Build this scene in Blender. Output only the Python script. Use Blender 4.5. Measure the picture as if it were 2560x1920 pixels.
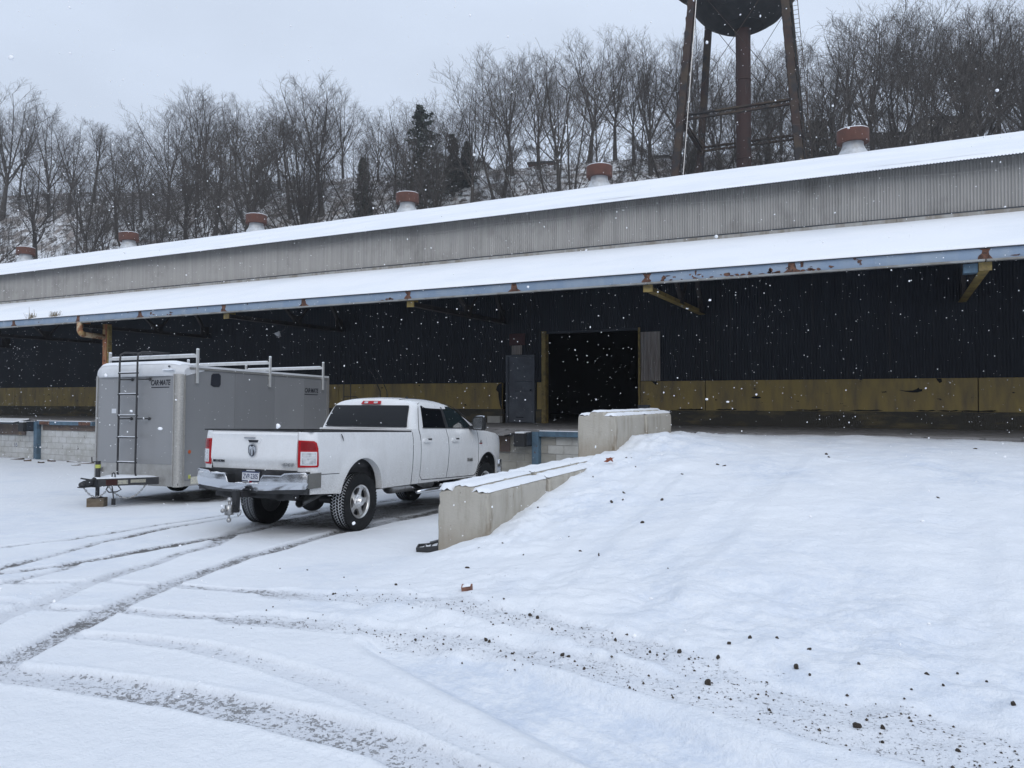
import bpy, bmesh, math, random
import numpy as np
from mathutils import Vector, Matrix, Euler, noise as mnoise
from mathutils.geometry import delaunay_2d_cdt

for o in list(bpy.data.objects):
    bpy.data.objects.remove(o)
SC = bpy.context.scene
COL = SC.collection
R = math.radians
rng = random.Random(7)
PI = math.pi

# ================================================================ camera, sky, sun, exposure
cam_d = bpy.data.cameras.new('camera'); cam = bpy.data.objects.new('camera', cam_d); COL.objects.link(cam)
cam_d.sensor_width = 36.0
cam_d.lens = 36.0 * 1923.0 / 2560.0
cam_d.clip_start = 0.05; cam_d.clip_end = 2000
cam.location = (0, 0, 1.6)
cam.rotation_euler = (R(90) + math.atan(37 / 1923.0), 0, R(26.4))
SC.camera = cam

SUN_EL, SUN_AZ = R(36), R(145)          # high behind the cloud deck, behind the camera
W = bpy.data.worlds.new('World'); SC.world = W; W.use_nodes = True
wn, wl = W.node_tree.nodes, W.node_tree.links
wn.clear()
w_out = wn.new('ShaderNodeOutputWorld'); w_bg = wn.new('ShaderNodeBackground')
w_bg.inputs['Strength'].default_value = 0.1
w_sky = wn.new('ShaderNodeTexSky'); w_sky.sky_type = 'NISHITA'; w_sky.sun_disc = False
w_sky.sun_elevation = SUN_EL; w_sky.sun_rotation = SUN_AZ
w_sky.air_density = 1.0; w_sky.dust_density = 4.0; w_sky.ozone_density = 1.0
w_tc = wn.new('ShaderNodeTexCoord')
w_sep = wn.new('ShaderNodeSeparateXYZ'); wl.new(w_tc.outputs['Generated'], w_sep.inputs[0])
w_mr = wn.new('ShaderNodeMapRange')       # overcast sky: brighter towards the zenith
w_mr.inputs['From Min'].default_value = 0.0; w_mr.inputs['From Max'].default_value = 1.0
w_mr.inputs['To Min'].default_value = 0.57; w_mr.inputs['To Max'].default_value = 0.92
wl.new(w_sep.outputs['Z'], w_mr.inputs['Value'])
w_noi = wn.new('ShaderNodeTexNoise'); w_noi.inputs['Scale'].default_value = 1.7
w_noi.inputs['Detail'].default_value = 5.0; w_noi.inputs['Roughness'].default_value = 0.5
w_map = wn.new('ShaderNodeMapping'); w_map.inputs['Scale'].default_value = (1.0, 1.0, 2.2)
wl.new(w_tc.outputs['Generated'], w_map.inputs['Vector']); wl.new(w_map.outputs['Vector'], w_noi.inputs['Vector'])
w_cl = wn.new('ShaderNodeMapRange')
w_cl.inputs['From Min'].default_value = 0.3; w_cl.inputs['From Max'].default_value = 0.7
w_cl.inputs['To Min'].default_value = 0.89; w_cl.inputs['To Max'].default_value = 1.13
wl.new(w_noi.outputs['Fac'], w_cl.inputs['Value'])
w_mul = wn.new('ShaderNodeMath'); w_mul.operation = 'MULTIPLY'
wl.new(w_mr.outputs['Result'], w_mul.inputs[0]); wl.new(w_cl.outputs['Result'], w_mul.inputs[1])
w_tint = wn.new('ShaderNodeVectorMath'); w_tint.operation = 'SCALE'
w_tint.inputs[0].default_value = (8.8, 10.0, 12.0)
wl.new(w_mul.outputs[0], w_tint.inputs['Scale'])
w_mix = wn.new('ShaderNodeMix'); w_mix.data_type = 'RGBA'
w_mix.inputs['Factor'].default_value = 0.93
wl.new(w_sky.outputs['Color'], w_mix.inputs['A']); wl.new(w_tint.outputs['Vector'], w_mix.inputs['B'])
wl.new(w_mix.outputs['Result'], w_bg.inputs['Color']); wl.new(w_bg.outputs[0], w_out.inputs['Surface'])

sun_d = bpy.data.lights.new('sun', 'SUN'); sun = bpy.data.objects.new('sun', sun_d); COL.objects.link(sun)
sun_d.energy = 1.0; sun_d.angle = R(45); sun_d.color = (1.0, 0.98, 0.96)
# the lamp shines from azimuth SUN_AZ (clockwise from +Y), elevation SUN_EL
sun.rotation_euler = Vector((math.sin(SUN_AZ) * math.cos(SUN_EL), math.cos(SUN_AZ) * math.cos(SUN_EL), math.sin(SUN_EL))).to_track_quat('Z', 'Y').to_euler()

vs = SC.view_settings
vs.view_transform = 'Standard'; vs.look = 'None'; vs.gamma = 1.0; vs.exposure = 0.08; vs.use_curve_mapping = False
SC.cycles.max_bounces = 6; SC.cycles.diffuse_bounces = 3; SC.cycles.glossy_bounces = 3
SC.cycles.transparent_max_bounces = 6; SC.cycles.caustics_reflective = False; SC.cycles.caustics_refractive = False
SC.cycles.use_denoising = True
# ---------------------------------------------------------------- terrain height (z relative to eye level EYE)
EYE = 1.6
def _sm(x, a, b):
    t = np.clip((x - a) / (b - a), 0.0, 1.0)
    return t * t * (3 - 2 * t)
def _ip(y, xs, ys, w=0.5):
    y = np.asarray(y, float)
    return sum(np.interp(y + o * w, xs, ys) for o in (-1, -.5, 0, .5, 1)) / 5.0
def yard_z(Y):
    return _ip(Y, [-80, -10, 0, 4, 7.5, 9, 13.3, 16.7, 60], [-1.5, -1.55, -1.58, -1.63, -1.80, -1.88, -2.045, -2.09, -2.09])
def base_h(X, Y):
    X = np.asarray(X, float); Y = np.asarray(Y, float)
    ya = yard_z(Y) - .10 * _sm(-X, 9.5, 12.5) * (1 - _sm(Y, 11.5, 16))
    pl = _ip(Y, [-80, 0, 4.5, 6.5, 7.76, 9.3, 10.7, 12.2, 13.2, 16, 40], [-1.5, -1.58, -1.62, -1.62, -1.57, -1.27, -1.08, -.90, -.66, -.74, -.74], .3)
    pr = _ip(Y, [-80, 0, 3.5, 5, 8, 12, 15.5, 40], [-1.5, -1.58, -1.58, -1.5, -1.25, -.93, -.75, -.75], .8)
    w = _sm(X, -4.1, -1.2)
    ra = pl * (1 - w) + pr * w
    half = 1.2 + (0.16 - 1.2) * _sm(Y, 5.5, 9.0)
    k = _sm(X, -4.5 - half, -4.5 + half)
    h = ya * (1 - k) + ra * k
    # ramp earth stops at the dock edge
    h = h - .5 * _sm(Y, 16.72, 17.0) * k
    return h

def zz(r):
    return EYE + r

# ================================================================ helpers
def _vnoise(X, Y, seed=0):
    X = np.asarray(X, float); Y = np.asarray(Y, float)
    xi = np.floor(X).astype(np.int64); yi = np.floor(Y).astype(np.int64)
    fx = X - xi; fy = Y - yi
    fx = fx * fx * (3 - 2 * fx); fy = fy * fy * (3 - 2 * fy)
    def hsh(a, b):
        n = (a * 374761393 + b * 668265263 + seed * 974634777) & 0xFFFFFFFF
        n = ((n ^ (n >> 13)) * 1274126177) & 0xFFFFFFFF
        n = n ^ (n >> 16)
        return (n & 0xFFFF) / 65535.0
    a = hsh(xi, yi); b = hsh(xi + 1, yi); c = hsh(xi, yi + 1); d = hsh(xi + 1, yi + 1)
    return (a * (1 - fx) + b * fx) * (1 - fy) + (c * (1 - fx) + d * fx) * fy
def fbm(X, Y, f=1.0, o=4, seed=0):
    s = 0; a = 1; t = 0
    for i in range(o):
        s = s + a * (_vnoise(X * f + 17.3 * i, Y * f - 9.1 * i, seed + i) - .5); t += a; a *= .5; f *= 2.03
    return s / t

def put(o, parent=None, loc=None, rot=None):
    COL.objects.link(o)
    if parent is not None: o.parent = parent
    if loc is not None: o.location = loc
    if rot is not None: o.rotation_euler = rot
    return o
def tag(o, label=None, cat=None, group=None, kind=None):
    if label: o['label'] = label
    if cat: o['category'] = cat
    if group: o['group'] = group
    if kind: o['kind'] = kind
    return o
def empty(name, loc, rot=(0, 0, 0), label=None, cat=None, group=None):
    o = bpy.data.objects.new(name, None); o.empty_display_size = .2
    put(o, None, loc, rot)
    return tag(o, label, cat, group)
def obj(name, me, parent=None, loc=None, rot=None):
    return put(bpy.data.objects.new(name, me), parent, loc, rot)
def copy_tree(o, parent=None):
    c = o.copy(); COL.objects.link(c); c.parent = parent
    for ch in o.children: copy_tree(ch, c)
    return c
def np_mesh(name, V, Fq, mats, smooth=False, mi=None):
    """V (n,3) array, Fq (m,k) array of equal-size faces (or list of such arrays)"""
    me = bpy.data.meshes.new(name)
    Fl = Fq if isinstance(Fq, list) else [Fq]
    V = np.asarray(V, np.float32)
    me.vertices.add(len(V)); me.vertices.foreach_set('co', V.ravel())
    nl = sum(f.size for f in Fl); nf = sum(len(f) for f in Fl)
    me.loops.add(nl); me.polygons.add(nf)
    me.loops.foreach_set('vertex_index', np.concatenate([f.ravel() for f in Fl]).astype(np.int32))
    tot = np.concatenate([np.full(len(f), f.shape[1]) for f in Fl]).astype(np.int32)
    st = np.concatenate([[0], np.cumsum(tot)[:-1]]).astype(np.int32)
    me.polygons.foreach_set('loop_start', st); me.polygons.foreach_set('loop_total', tot)
    if smooth: me.polygons.foreach_set('use_smooth', np.ones(nf, bool))
    if mi is not None: me.polygons.foreach_set('material_index', np.asarray(mi, np.int32))
    for m in (mats if isinstance(mats, (list, tuple)) else [mats]): me.materials.append(m)
    me.update(calc_edges=True)
    return me

class MB:
    """collects simple shapes, builds ONE mesh"""
    def __init__(s): s.v = []; s.f = []; s.m = []; s.mi = 0
    def add(s, vs_, fs_):
        b = len(s.v); s.v.extend([tuple(p) for p in vs_])
        for f in fs_: s.f.append(tuple(b + i for i in f)); s.m.append(s.mi)
        return s
    def box(s, x0, x1, y0, y1, z0, z1, M=None):
        P = [(x0, y0, z0), (x1, y0, z0), (x1, y1, z0), (x0, y1, z0), (x0, y0, z1), (x1, y0, z1), (x1, y1, z1), (x0, y1, z1)]
        if M is not None: P = [M @ Vector(p) for p in P]
        return s.add(P, [(0, 3, 2, 1), (4, 5, 6, 7), (0, 1, 5, 4), (1, 2, 6, 5), (2, 3, 7, 6), (3, 0, 4, 7)])
    def bar(s, a, b, w, h, up=(0, 0, 1)):
        """rectangular bar from a to b, w sideways, h along up"""
        a, b = Vector(a), Vector(b); d = (b - a); L = d.length; d.normalize()
        u = Vector(up); x = d.cross(u)
        if x.length < 1e-4: x = d.cross(Vector((1, 0, 0)))
        x.normalize(); u = x.cross(d)
        P = [c + x * sx * w / 2 + u * sz * h / 2 for c in (a, b) for sx, sz in ((-1, -1), (1, -1), (1, 1), (-1, 1))]
        return s.add(P, [(0, 1, 2, 3), (7, 6, 5, 4), (0, 4, 5, 1), (1, 5, 6, 2), (2, 6, 7, 3), (3, 7, 4, 0)])
    def tube(s, pts, rad, k=8, cap=True, closed=False):
        pts = [Vector(p) for p in pts]; n = len(pts)
        rad = rad if isinstance(rad, (list, tuple)) else [rad] * n
        rings = []; px = None
        for i, p in enumerate(pts):
            if closed: d = pts[(i + 1) % n] - pts[i - 1]
            else: d = pts[min(i + 1, n - 1)] - pts[max(i - 1, 0)]
            d.normalize()
            if px is None:
                px = d.cross(Vector((0, 0, 1)))
                if px.length < 1e-3: px = d.cross(Vector((1, 0, 0)))
            px = px - d * px.dot(d); px.normalize(); py = d.cross(px)
            rings.append([p + (px * math.cos(2 * PI * j / k) + py * math.sin(2 * PI * j / k)) * rad[i] for j in range(k)])
        V = [q for r in rings for q in r]; Fs = []
        for i in range(n if closed else n - 1):
            a = i * k; b = ((i + 1) % n) * k
            for j in range(k): Fs.append((a + j, a + (j + 1) % k, b + (j + 1) % k, b + j))
        if cap and not closed:
            Fs.append(tuple(reversed(range(k)))); Fs.append(tuple(range((n - 1) * k, n * k)))
        return s.add(V, Fs)
    def lathe(s, prof, k=24, M=None, closed=False):
        """prof: [(r, z)] turned about local z"""
        n = len(prof); V = []
        for r, z in prof:
            for j in range(k):
                a = 2 * PI * j / k; V.append(Vector((r * math.cos(a), r * math.sin(a), z)))
        if M is not None: V = [M @ v for v in V]
        Fs = []
        for i in range(n if closed else n - 1):
            a = i * k; b = ((i + 1) % n) * k
            for j in range(k): Fs.append((a + j, a + (j + 1) % k, b + (j + 1) % k, b + j))
        return s.add(V, Fs)
    def ball(s, c, r, k=10, n=6):
        c = Vector(c); r = r if isinstance(r, (tuple, list)) else (r, r, r)
        V = [c + Vector((0, 0, -r[2]))]; Fs = []
        for i in range(1, n):
            t = PI * i / n
            for j in range(k):
                a = 2 * PI * j / k
                V.append(c + Vector((r[0] * math.sin(t) * math.cos(a), r[1] * math.sin(t) * math.sin(a), -r[2] * math.cos(t))))
        V.append(c + Vector((0, 0, r[2])))
        for j in range(k):
            Fs.append((0, 1 + (j + 1) % k, 1 + j)); e = 1 + (n - 2) * k
            Fs.append((len(V) - 1, e + j, e + (j + 1) % k))
        for i in range(n - 2):
            for j in range(k):
                a = 1 + i * k; b = a + k
                Fs.append((a + j, a + (j + 1) % k, b + (j + 1) % k, b + j))
        return s.add(V, Fs)
    def grid(s, fn, nu, nv, flip=False):
        V = [fn(i / nu, j / nv) for i in range(nu + 1) for j in range(nv + 1)]; Fs = []
        for i in range(nu):
            for j in range(nv):
                a = i * (nv + 1) + j; q = (a, a + nv + 1, a + nv + 2, a + 1)
                Fs.append(q[::-1] if flip else q)
        return s.add(V, Fs)
    def prism(s, poly, y0, y1, fn=lambda x, y, z: (x, y, z)):
        """polygon [(x,z)] (ccw seen from -y) extruded from y0 to y1"""
        n = len(poly)
        V = [fn(x, y0, z) for x, z in poly] + [fn(x, y1, z) for x, z in poly]
        return s.add(V, [tuple(range(n)), tuple(range(2 * n - 1, n - 1, -1))] + [(i, i + n, (i + 1) % n + n, (i + 1) % n) for i in range(n)])
    def sheet(s, loops, step, fn, depth=None):
        """outline loops [[(u,v)..], holes..] filled with a grid, mapped by fn(u,v,w); depth = thickness towards w<0"""
        def inside(p):
            c = False
            for lp in loops:
                for i in range(len(lp)):
                    (x1, y1), (x2, y2) = lp[i], lp[i - 1]
                    if (y1 > p[1]) != (y2 > p[1]) and p[0] < (x2 - x1) * (p[1] - y1) / (y2 - y1) + x1: c = not c
            return c
        P = []; E = []; L2 = []
        for lp in loops:
            b = len(P); q = []
            for i in range(len(lp)):
                a, c = Vector(lp[i]), Vector(lp[(i + 1) % len(lp)])
                m = max(1, int((c - a).length / (step * 1.3)))
                for j in range(m): q.append(a + (c - a) * j / m)
            P += q; L2.append((b, len(q)))
            E += [(b + i, b + (i + 1) % len(q)) for i in range(len(q))]
        us = [p[0] for p in P]; vs_ = [p[1] for p in P]
        nb = len(P)
        nu = int((max(us) - min(us)) / step); nv = int((max(vs_) - min(vs_)) / step)
        bpts = [Vector(p) for p in P]
        for i in range(1, nu + 1):
            for j in range(1, nv + 1):
                p = Vector((min(us) + (i - .5) * step, min(vs_) + (j - .5) * step))
                if inside(p) and all((p - q).length_squared > (.35 * step) ** 2 for q in bpts): P.append(p)
        r = delaunay_2d_cdt(P, E, [], 0, 1e-6)
        pv = r[0]; fs = []
        for f in r[2]:
            c = sum((pv[i] for i in f), Vector((0, 0))) / len(f)
            if inside(c): fs.append(tuple(f))
        V = [fn(p[0], p[1], 0.0) for p in pv]
        if depth:
            # boundary edges of the triangles kept
            cnt = {}
            for f in fs:
                for i in range(3):
                    a, b = f[i], f[(i + 1) % 3]; cnt[(a, b)] = 1
            bd = [(a, b) for (a, b) in cnt if (b, a) not in cnt]
            o = len(V); mp = {}
            for a, b in bd:
                for q in (a, b):
                    if q not in mp: mp[q] = len(V); V.append(fn(pv[q][0], pv[q][1], -depth))
            fs += [(b, a, mp[a], mp[b]) for a, b in bd]
        return s.add(V, fs)
    def mesh(s, name, mats, smooth=False, angle=None):
        me = bpy.data.meshes.new(name); me.from_pydata([tuple(v) for v in s.v], [], s.f)
        for m in (mats if isinstance(mats, (list, tuple)) else [mats]): me.materials.append(m)
        if isinstance(mats, (list, tuple)) and len(mats) > 1: me.polygons.foreach_set('material_index', s.m)
        if smooth or angle:
            me.polygons.foreach_set('use_smooth', [True] * len(me.polygons))
            if angle: me.set_sharp_from_angle(angle=R(angle))
        me.update()
        return me
    def build(s, name, mats, parent=None, smooth=False, angle=None, loc=None, rot=None):
        return obj(name, s.mesh(name, mats, smooth, angle), parent, loc, rot)

def text_mesh(name, body, size, mat, extrude=.002, shear=0.0, bold=0.0, align='CENTER'):
    cu = bpy.data.curves.new(name, 'FONT'); cu.body = body; cu.size = size; cu.extrude = extrude
    cu.align_x = align; cu.align_y = 'CENTER'; cu.shear = shear; cu.offset = bold; cu.resolution_u = 3
    o = bpy.data.objects.new(name, cu); COL.objects.link(o)
    dg = bpy.context.evaluated_depsgraph_get()
    me = bpy.data.meshes.new_from_object(o.evaluated_get(dg)); me.name = name
    bpy.data.objects.remove(o); bpy.data.curves.remove(cu)
    me.materials.clear(); me.materials.append(mat)
    return me

# ---------------------------------------------------------------- materials
def M(name, col, rough=.6, metal=0.0, var=None, scale=4.0, detail=5.0, lo=.42, hi=.62, stretch=(1, 1, 1), bump=0.0, bscale=40.0,
      spec=.5, var2=None, scale2=20.0, lo2=.55, hi2=.65, world=False, vrough=None, coat=0.0, stretch2=(1, 1, 1)):
    m = bpy.data.materials.new(name); m.use_nodes = True
    n, l = m.node_tree.nodes, m.node_tree.links
    b = n['Principled BSDF']; m['_b'] = 1
    b.inputs['Base Color'].default_value = (*col, 1); b.inputs['Roughness'].default_value = rough
    b.inputs['Metallic'].default_value = metal; b.inputs['Specular IOR Level'].default_value = spec
    if coat: b.inputs['Coat Weight'].default_value = coat; b.inputs['Coat Roughness'].default_value = .08
    if var is None and not bump: return m
    if world: src = n.new('ShaderNodeNewGeometry').outputs['Position']
    else: src = n.new('ShaderNodeTexCoord').outputs['Object']
    def noi(sc, st, det=detail):
        mp = n.new('ShaderNodeMapping'); mp.inputs['Scale'].default_value = st; l.new(src, mp.inputs['Vector'])
        t = n.new('ShaderNodeTexNoise'); t.inputs['Scale'].default_value = sc; t.inputs['Detail'].default_value = det
        t.inputs['Roughness'].default_value = .6
        l.new(mp.outputs['Vector'], t.inputs['Vector']); return t.outputs['Fac']
    def rmp(f, a, c, x=0., y=1.):
        r = n.new('ShaderNodeMapRange'); r.inputs['From Min'].default_value = a; r.inputs['From Max'].default_value = c
        r.inputs['To Min'].default_value = x; r.inputs['To Max'].default_value = y
        l.new(f, r.inputs['Value']); return r.outputs['Result']
    def mix(f, a, c):
        x = n.new('ShaderNodeMix'); x.data_type = 'RGBA'; l.new(f, x.inputs['Factor'])
        if isinstance(a, tuple): x.inputs['A'].default_value = (*a, 1)
        else: l.new(a, x.inputs['A'])
        if isinstance(c, tuple): x.inputs['B'].default_value = (*c, 1)
        else: l.new(c, x.inputs['B'])
        return x.outputs['Result']
    cur = col
    if var is not None:
        f = rmp(noi(scale, stretch), lo, hi); cur = mix(f, cur, var)
        if vrough is not None: l.new(rmp(f, 0, 1, rough, vrough), b.inputs['Roughness'])
    if var2 is not None: cur = mix(rmp(noi(scale2, stretch2), lo2, hi2), cur, var2)
    if not isinstance(cur, tuple): l.new(cur, b.inputs['Base Color'])
    if bump:
        bp = n.new('ShaderNodeBump'); bp.inputs['Strength'].default_value = 1.0; bp.inputs['Distance'].default_value = bump
        l.new(noi(bscale, (1, 1, 1), 6.0), bp.inputs['Height']); l.new(bp.outputs['Normal'], b.inputs['Normal'])
    return m

SNOW = M('snow', (.82, .845, .88), .65, var=(.77, .80, .84), scale=1.5, bump=.006, bscale=22, spec=.25, world=True)
SNOWR = M('roof_snow', (.83, .85, .88), .7, var=(.77, .80, .84), scale=.35, bump=.01, bscale=3.0, spec=.2, world=True)
NAVY = M('navy_sheet', (.0055, .0095, .0175), .66, var=(.009, .0145, .024), scale=1.2, stretch=(1, 1, .1), var2=(.026, .024, .026), scale2=2.6, lo2=.60, hi2=.74, stretch2=(3, 1, .06), world=True)
YELLOW = M('yellow_paint', (.36, .265, .09), .7, var=(.20, .155, .085), scale=1.4, stretch=(2.6, 1, .6), lo=.40, hi=.68, var2=(.018, .016, .018), scale2=3.2, lo2=.685, hi2=.70, stretch2=(1, 1, 2.6), bump=.004, bscale=12, world=True)
CURB = M('stained_curb', (.060, .055, .045), .85, var=(.14, .115, .06), scale=1.3, stretch=(.6, 1, 2), lo=.5, hi=.66, bump=.01, bscale=15, world=True)
GALV = M('galvanised_sheet', (.38, .37, .355), .5, .25, var=(.28, .275, .265), scale=1.2, stretch=(7, 1, .22), lo=.36, hi=.75, var2=(.20, .195, .185), scale2=.9, lo2=.55, hi2=.8, stretch2=(1, 1, .8), world=True)
STRIP = M('grey_flashing', (.34, .335, .32), .6, var=(.22, .20, .17), scale=2.0, stretch=(2.5, 1, .3), world=True)
FASCIA = M('blue_fascia_paint', (.22, .295, .40), .6, var=(.27, .335, .42), scale=1.5, stretch=(2, 1, .5), var2=(.085, .04, .025), scale2=2.7, lo2=.64, hi2=.66, bump=.003, bscale=30, world=True)
FLANGE = M('beam_flange', (.30, .31, .31), .6, var=(.2, .19, .17), scale=3, world=True)
RUST = M('rust', (.10, .045, .030), .85, var=(.17, .085, .055), scale=9, var2=(.045, .026, .022), scale2=16, lo2=.5, hi2=.62, bump=.004, bscale=40)
RUSTY_ORANGE = M('rust_orange', (.28, .11, .05), .8, var=(.34, .23, .10), scale=3, stretch=(1, 1, .3), lo=.48, hi=.56, var2=(.12, .05, .03), scale2=9)
CREAM_PIPE = M('cream_pipe_paint', (.48, .38, .25), .7, var=(.25, .11, .05), scale=4, lo=.5, hi=.56)
TRUSS = M('dark_truss_steel', (.030, .028, .030), .7, var=(.05, .042, .04), scale=6)
YTRUSS = M('yellow_truss_paint', (.30, .22, .07), .65, var=(.16, .12, .05), scale=5)
CONC = M('concrete_block', (.41, .385, .335), .9, var=(.33, .30, .25), scale=3.0, stretch=(1.5, 1.5, .5), var2=(.23, .195, .15), scale2=4.6, lo2=.56, hi2=.70, bump=.012, bscale=30, stretch2=(1.3, 1.3, .35))
SLAB = M('dock_concrete', (.17, .165, .165), .85, var=(.24, .235, .235), scale=1.8, var2=(.08, .078, .075), scale2=4.5, bump=.006, bscale=14, world=True)
CMUW = M('whitewashed_block', (.52, .525, .52), .85, var=(.42, .42, .40), scale=2.4, var2=(.10, .085, .075), scale2=6, lo2=.665, hi2=.70, bump=.006, bscale=35, world=True)
CMUG = M('bare_block', (.46, .46, .435), .9, var=(.39, .385, .36), scale=2.5, bump=.006, bscale=35, world=True)
CMUD = M('dark_block', (.33, .32, .285), .9, var=(.28, .27, .24), scale=2.5, bump=.006, bscale=35, world=True)
MORTAR = M('mortar', (.35, .345, .33), .95, world=True)
BSTEEL = M('blue_steel', (.085, .15, .21), .55, var=(.06, .10, .14), scale=4, var2=(.10, .05, .035), scale2=5, lo2=.68, hi2=.71)
DSTEEL = M('dark_blue_steel', (.02, .028, .04), .6, var=(.035, .04, .05), scale=5)
BROWN = M('brown_plate', (.10, .075, .068), .75, var=(.14, .105, .08), scale=3, var2=(.24, .17, .09), scale2=2.5, lo2=.62, hi2=.72)
RUBBER = M('rubber', (.016, .017, .019), .75, bump=.002, bscale=60)
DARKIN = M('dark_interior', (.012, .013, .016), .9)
GDOOR = M('grey_door_paint', (.115, .13, .155), .55, var=(.09, .10, .12), scale=2)
PLANKS = M('weathered_sheet', (.33, .30, .275), .75, var=(.21, .175, .16), scale=2.5, stretch=(8, 1, .4), var2=(.26, .25, .24), scale2=3, lo2=.5, hi2=.6, stretch2=(3, 1, .3))
REDSIGN = M('dull_red_sign', (.055, .018, .02), .6)
WHITE = M('white_truck_paint', (.74, .755, .765), .28, var=(.66, .66, .64), scale=1.8, lo=.5, hi=.75, spec=.5, coat=.4, bump=.0)
CHROME = M('chrome', (.60, .615, .64), .13, 1.0)
ALLOY = M('polished_alloy', (.78, .78, .78), .30, .9, var=(.60, .59, .57), scale=8, vrough=.45)
TYRE = M('tyre_rubber', (.011, .012, .013), .85, var=(.018, .018, .019), scale=12, spec=.2)
BLACKP = M('black_plastic', (.018, .019, .021), .5, var=(.032, .033, .036), scale=9)
GLASS = M('tinted_glass', (.004, .005, .007), .03, spec=.32)
GLASS2 = M('lighter_glass', (.014, .022, .025), .03, spec=.4)
REDLENS = M('red_lens', (.36, .004, .008), .15, spec=.3, coat=.1)
REDDARK = M('dark_red_lens', (.20, .003, .006), .15, spec=.3, coat=.1)
CLEARL = M('clear_lens', (.60, .61, .62), .12, .3, var=(.36, .37, .38), scale=14, coat=.5)
PLATEW = M('plate_white', (.62, .64, .68), .45)
PLATEB = M('plate_blue', (.03, .05, .13), .5)
TRGREY2 = M('trailer_grey_panel_b', (.242, .245, .25), .42, .2, var=(.222, .225, .231), scale=.8, stretch=(1, 1, .25))
TRGREY = M('trailer_grey_panel', (.275, .278, .284), .38, .2, var=(.252, .256, .262), scale=.8, stretch=(1, 1, .25), coat=.15)
ALUM = M('trailer_aluminium', (.47, .46, .44), .42, .7, var=(.40, .385, .36), scale=6, bump=.0)
TREAD = M('diamond_plate', (.42, .41, .385), .42, .6, var=(.36, .35, .33), scale=38, lo=.45, hi=.55, bump=.0012, bscale=45)
CAPW = M('white_fibreglass', (.62, .635, .655), .4, var=(.56, .57, .585), scale=2)
RACKW = M('pale_aluminium_rack', (.58, .585, .58), .45, .3, var=(.5, .5, .49), scale=6)
BLACKS = M('black_steel', (.017, .018, .021), .5, var=(.03, .03, .032), scale=12)
STEEL = M('plain_steel', (.42, .42, .42), .32, .9, var=(.24, .22, .20), scale=18, lo=.5, hi=.7)
DKRED = M('oxide_red', (.08, .025, .022), .6)
LABELW = M('paper_label', (.60, .58, .48), .6, var=(.46, .45, .40), scale=30, lo=.5, hi=.55)
YELLAB = M('yellow_label', (.45, .48, .10), .6)
ORANGE = M('orange_lens', (.48, .10, .03), .3)
INK = M('black_ink', (.012, .014, .022), .6)
INKB = M('blue_ink', (.03, .045, .12), .7)
TIMBER = M('old_timber_block', (.17, .135, .095), .85, var=(.11, .088, .062), scale=6, stretch=(1, .2, 3), bump=.004, bscale=30)
BARK = M('bark', (.050, .044, .039), .95, var=(.075, .067, .060), scale=1.5, stretch=(2, 2, .5), world=True)
TWIG = M('twig_bark', (.082, .072, .065), .95)
NEEDLE = M('dark_needles', (.085, .098, .085), .95, var=(.13, .145, .125), scale=1.2)
VRUST = M('vent_rust', (.095, .040, .029), .85, var=(.075, .034, .026), scale=3, var2=(.30, .22, .18), scale2=6, lo2=.66, hi2=.70, stretch2=(1, 1, .4))
VGALV = M('vent_galvanised', (.52, .545, .57), .5, .3, var=(.40, .41, .42), scale=4, var2=(.16, .10, .07), scale2=7, lo2=.66, hi2=.72, stretch2=(1, 1, .5))
TRUST = M('tower_rust', (.038, .021, .017), .85, var=(.055, .040, .026), scale=.6, var2=(.022, .020, .021), scale2=1.1, lo2=.48, hi2=.6, world=True)
TPIPE = M('riser_red_oxide', (.038, .016, .013), .75, var=(.026, .012, .011), scale=.7, stretch=(1, 1, .3), var2=(.02, .018, .018), scale2=.5, lo2=.55, hi2=.65, world=True)
TBLACK = M('tank_black', (.008, .010, .012), .7, var=(.022, .022, .023), scale=1.0, world=True)
CLOD = M('mud_clod', (.060, .046, .036), .95, var=(.10, .08, .062), scale=14, bump=.01, bscale=40)
BRICKR = M('red_brick_lump', (.24, .11, .07), .85, var=(.16, .08, .06), scale=18)
STRAW = M('dry_weed', (.25, .20, .13), .9)
LEAF = M('brown_leaf', (.20, .055, .025), .8)

# ================================================================ the snowy yard (one sheet: yard, ramp, land to the horizon)
# wheel tracks: world XY polylines, width, depth, bareness, grit
CL = [(-.66, 5.02, .030), (-.47, 4.98, .030), (-.82, 5.0, .036), (-.51, 4.66, .042), (-.92, 4.85, .03), (-.19, 4.77, .026), (.15, 4.77, .034), (.3, 4.91, .018), (-.92, 4.25, .055), (-.17, 4.02, .05), (-.94, 4.62, .03), (-1.17, 4.62, .035), (.43, 4.83, .022), (-2.42, 4.49, .034), (-2.38, 4.46, .03), (-3.92, 5.61, .030), (-1.83, 4.38, .03), (-1.79, 4.38, .026), (-2.13, 4.3, .026), (-5.25, 5.99, .022), (-4.25, 5.17, .028), (-5.57, 5.95, .02), (.07, 4.59, .02), (-2.06, 4.75, .03), (-2.43, 4.75, .03), (-2.3, 4.92, .034), (-2.22, 4.87, .03), (.22, 4.66, .02), (.51, 4.48, .03), (-2.52, 4.97, .026), (-.43, 4.57, .018), (-.55, 4.35, .02), (.24, 3.94, .03), (-.06, 3.92, .02), (-.06, 4.05, .03), (-1.71, 6.39, .016), (-3.96, 8.7, .03), (-1.6, 4.7, .028), (-1.35, 4.62, .026), (-2.9, 4.38, .022), (-3.5, 5.1, .02), (-2.65, 5.2, .018), (-4.6, 5.75, .016), (-3.3, 6.9, .02), (-3.1, 7.6, .018)]
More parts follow.
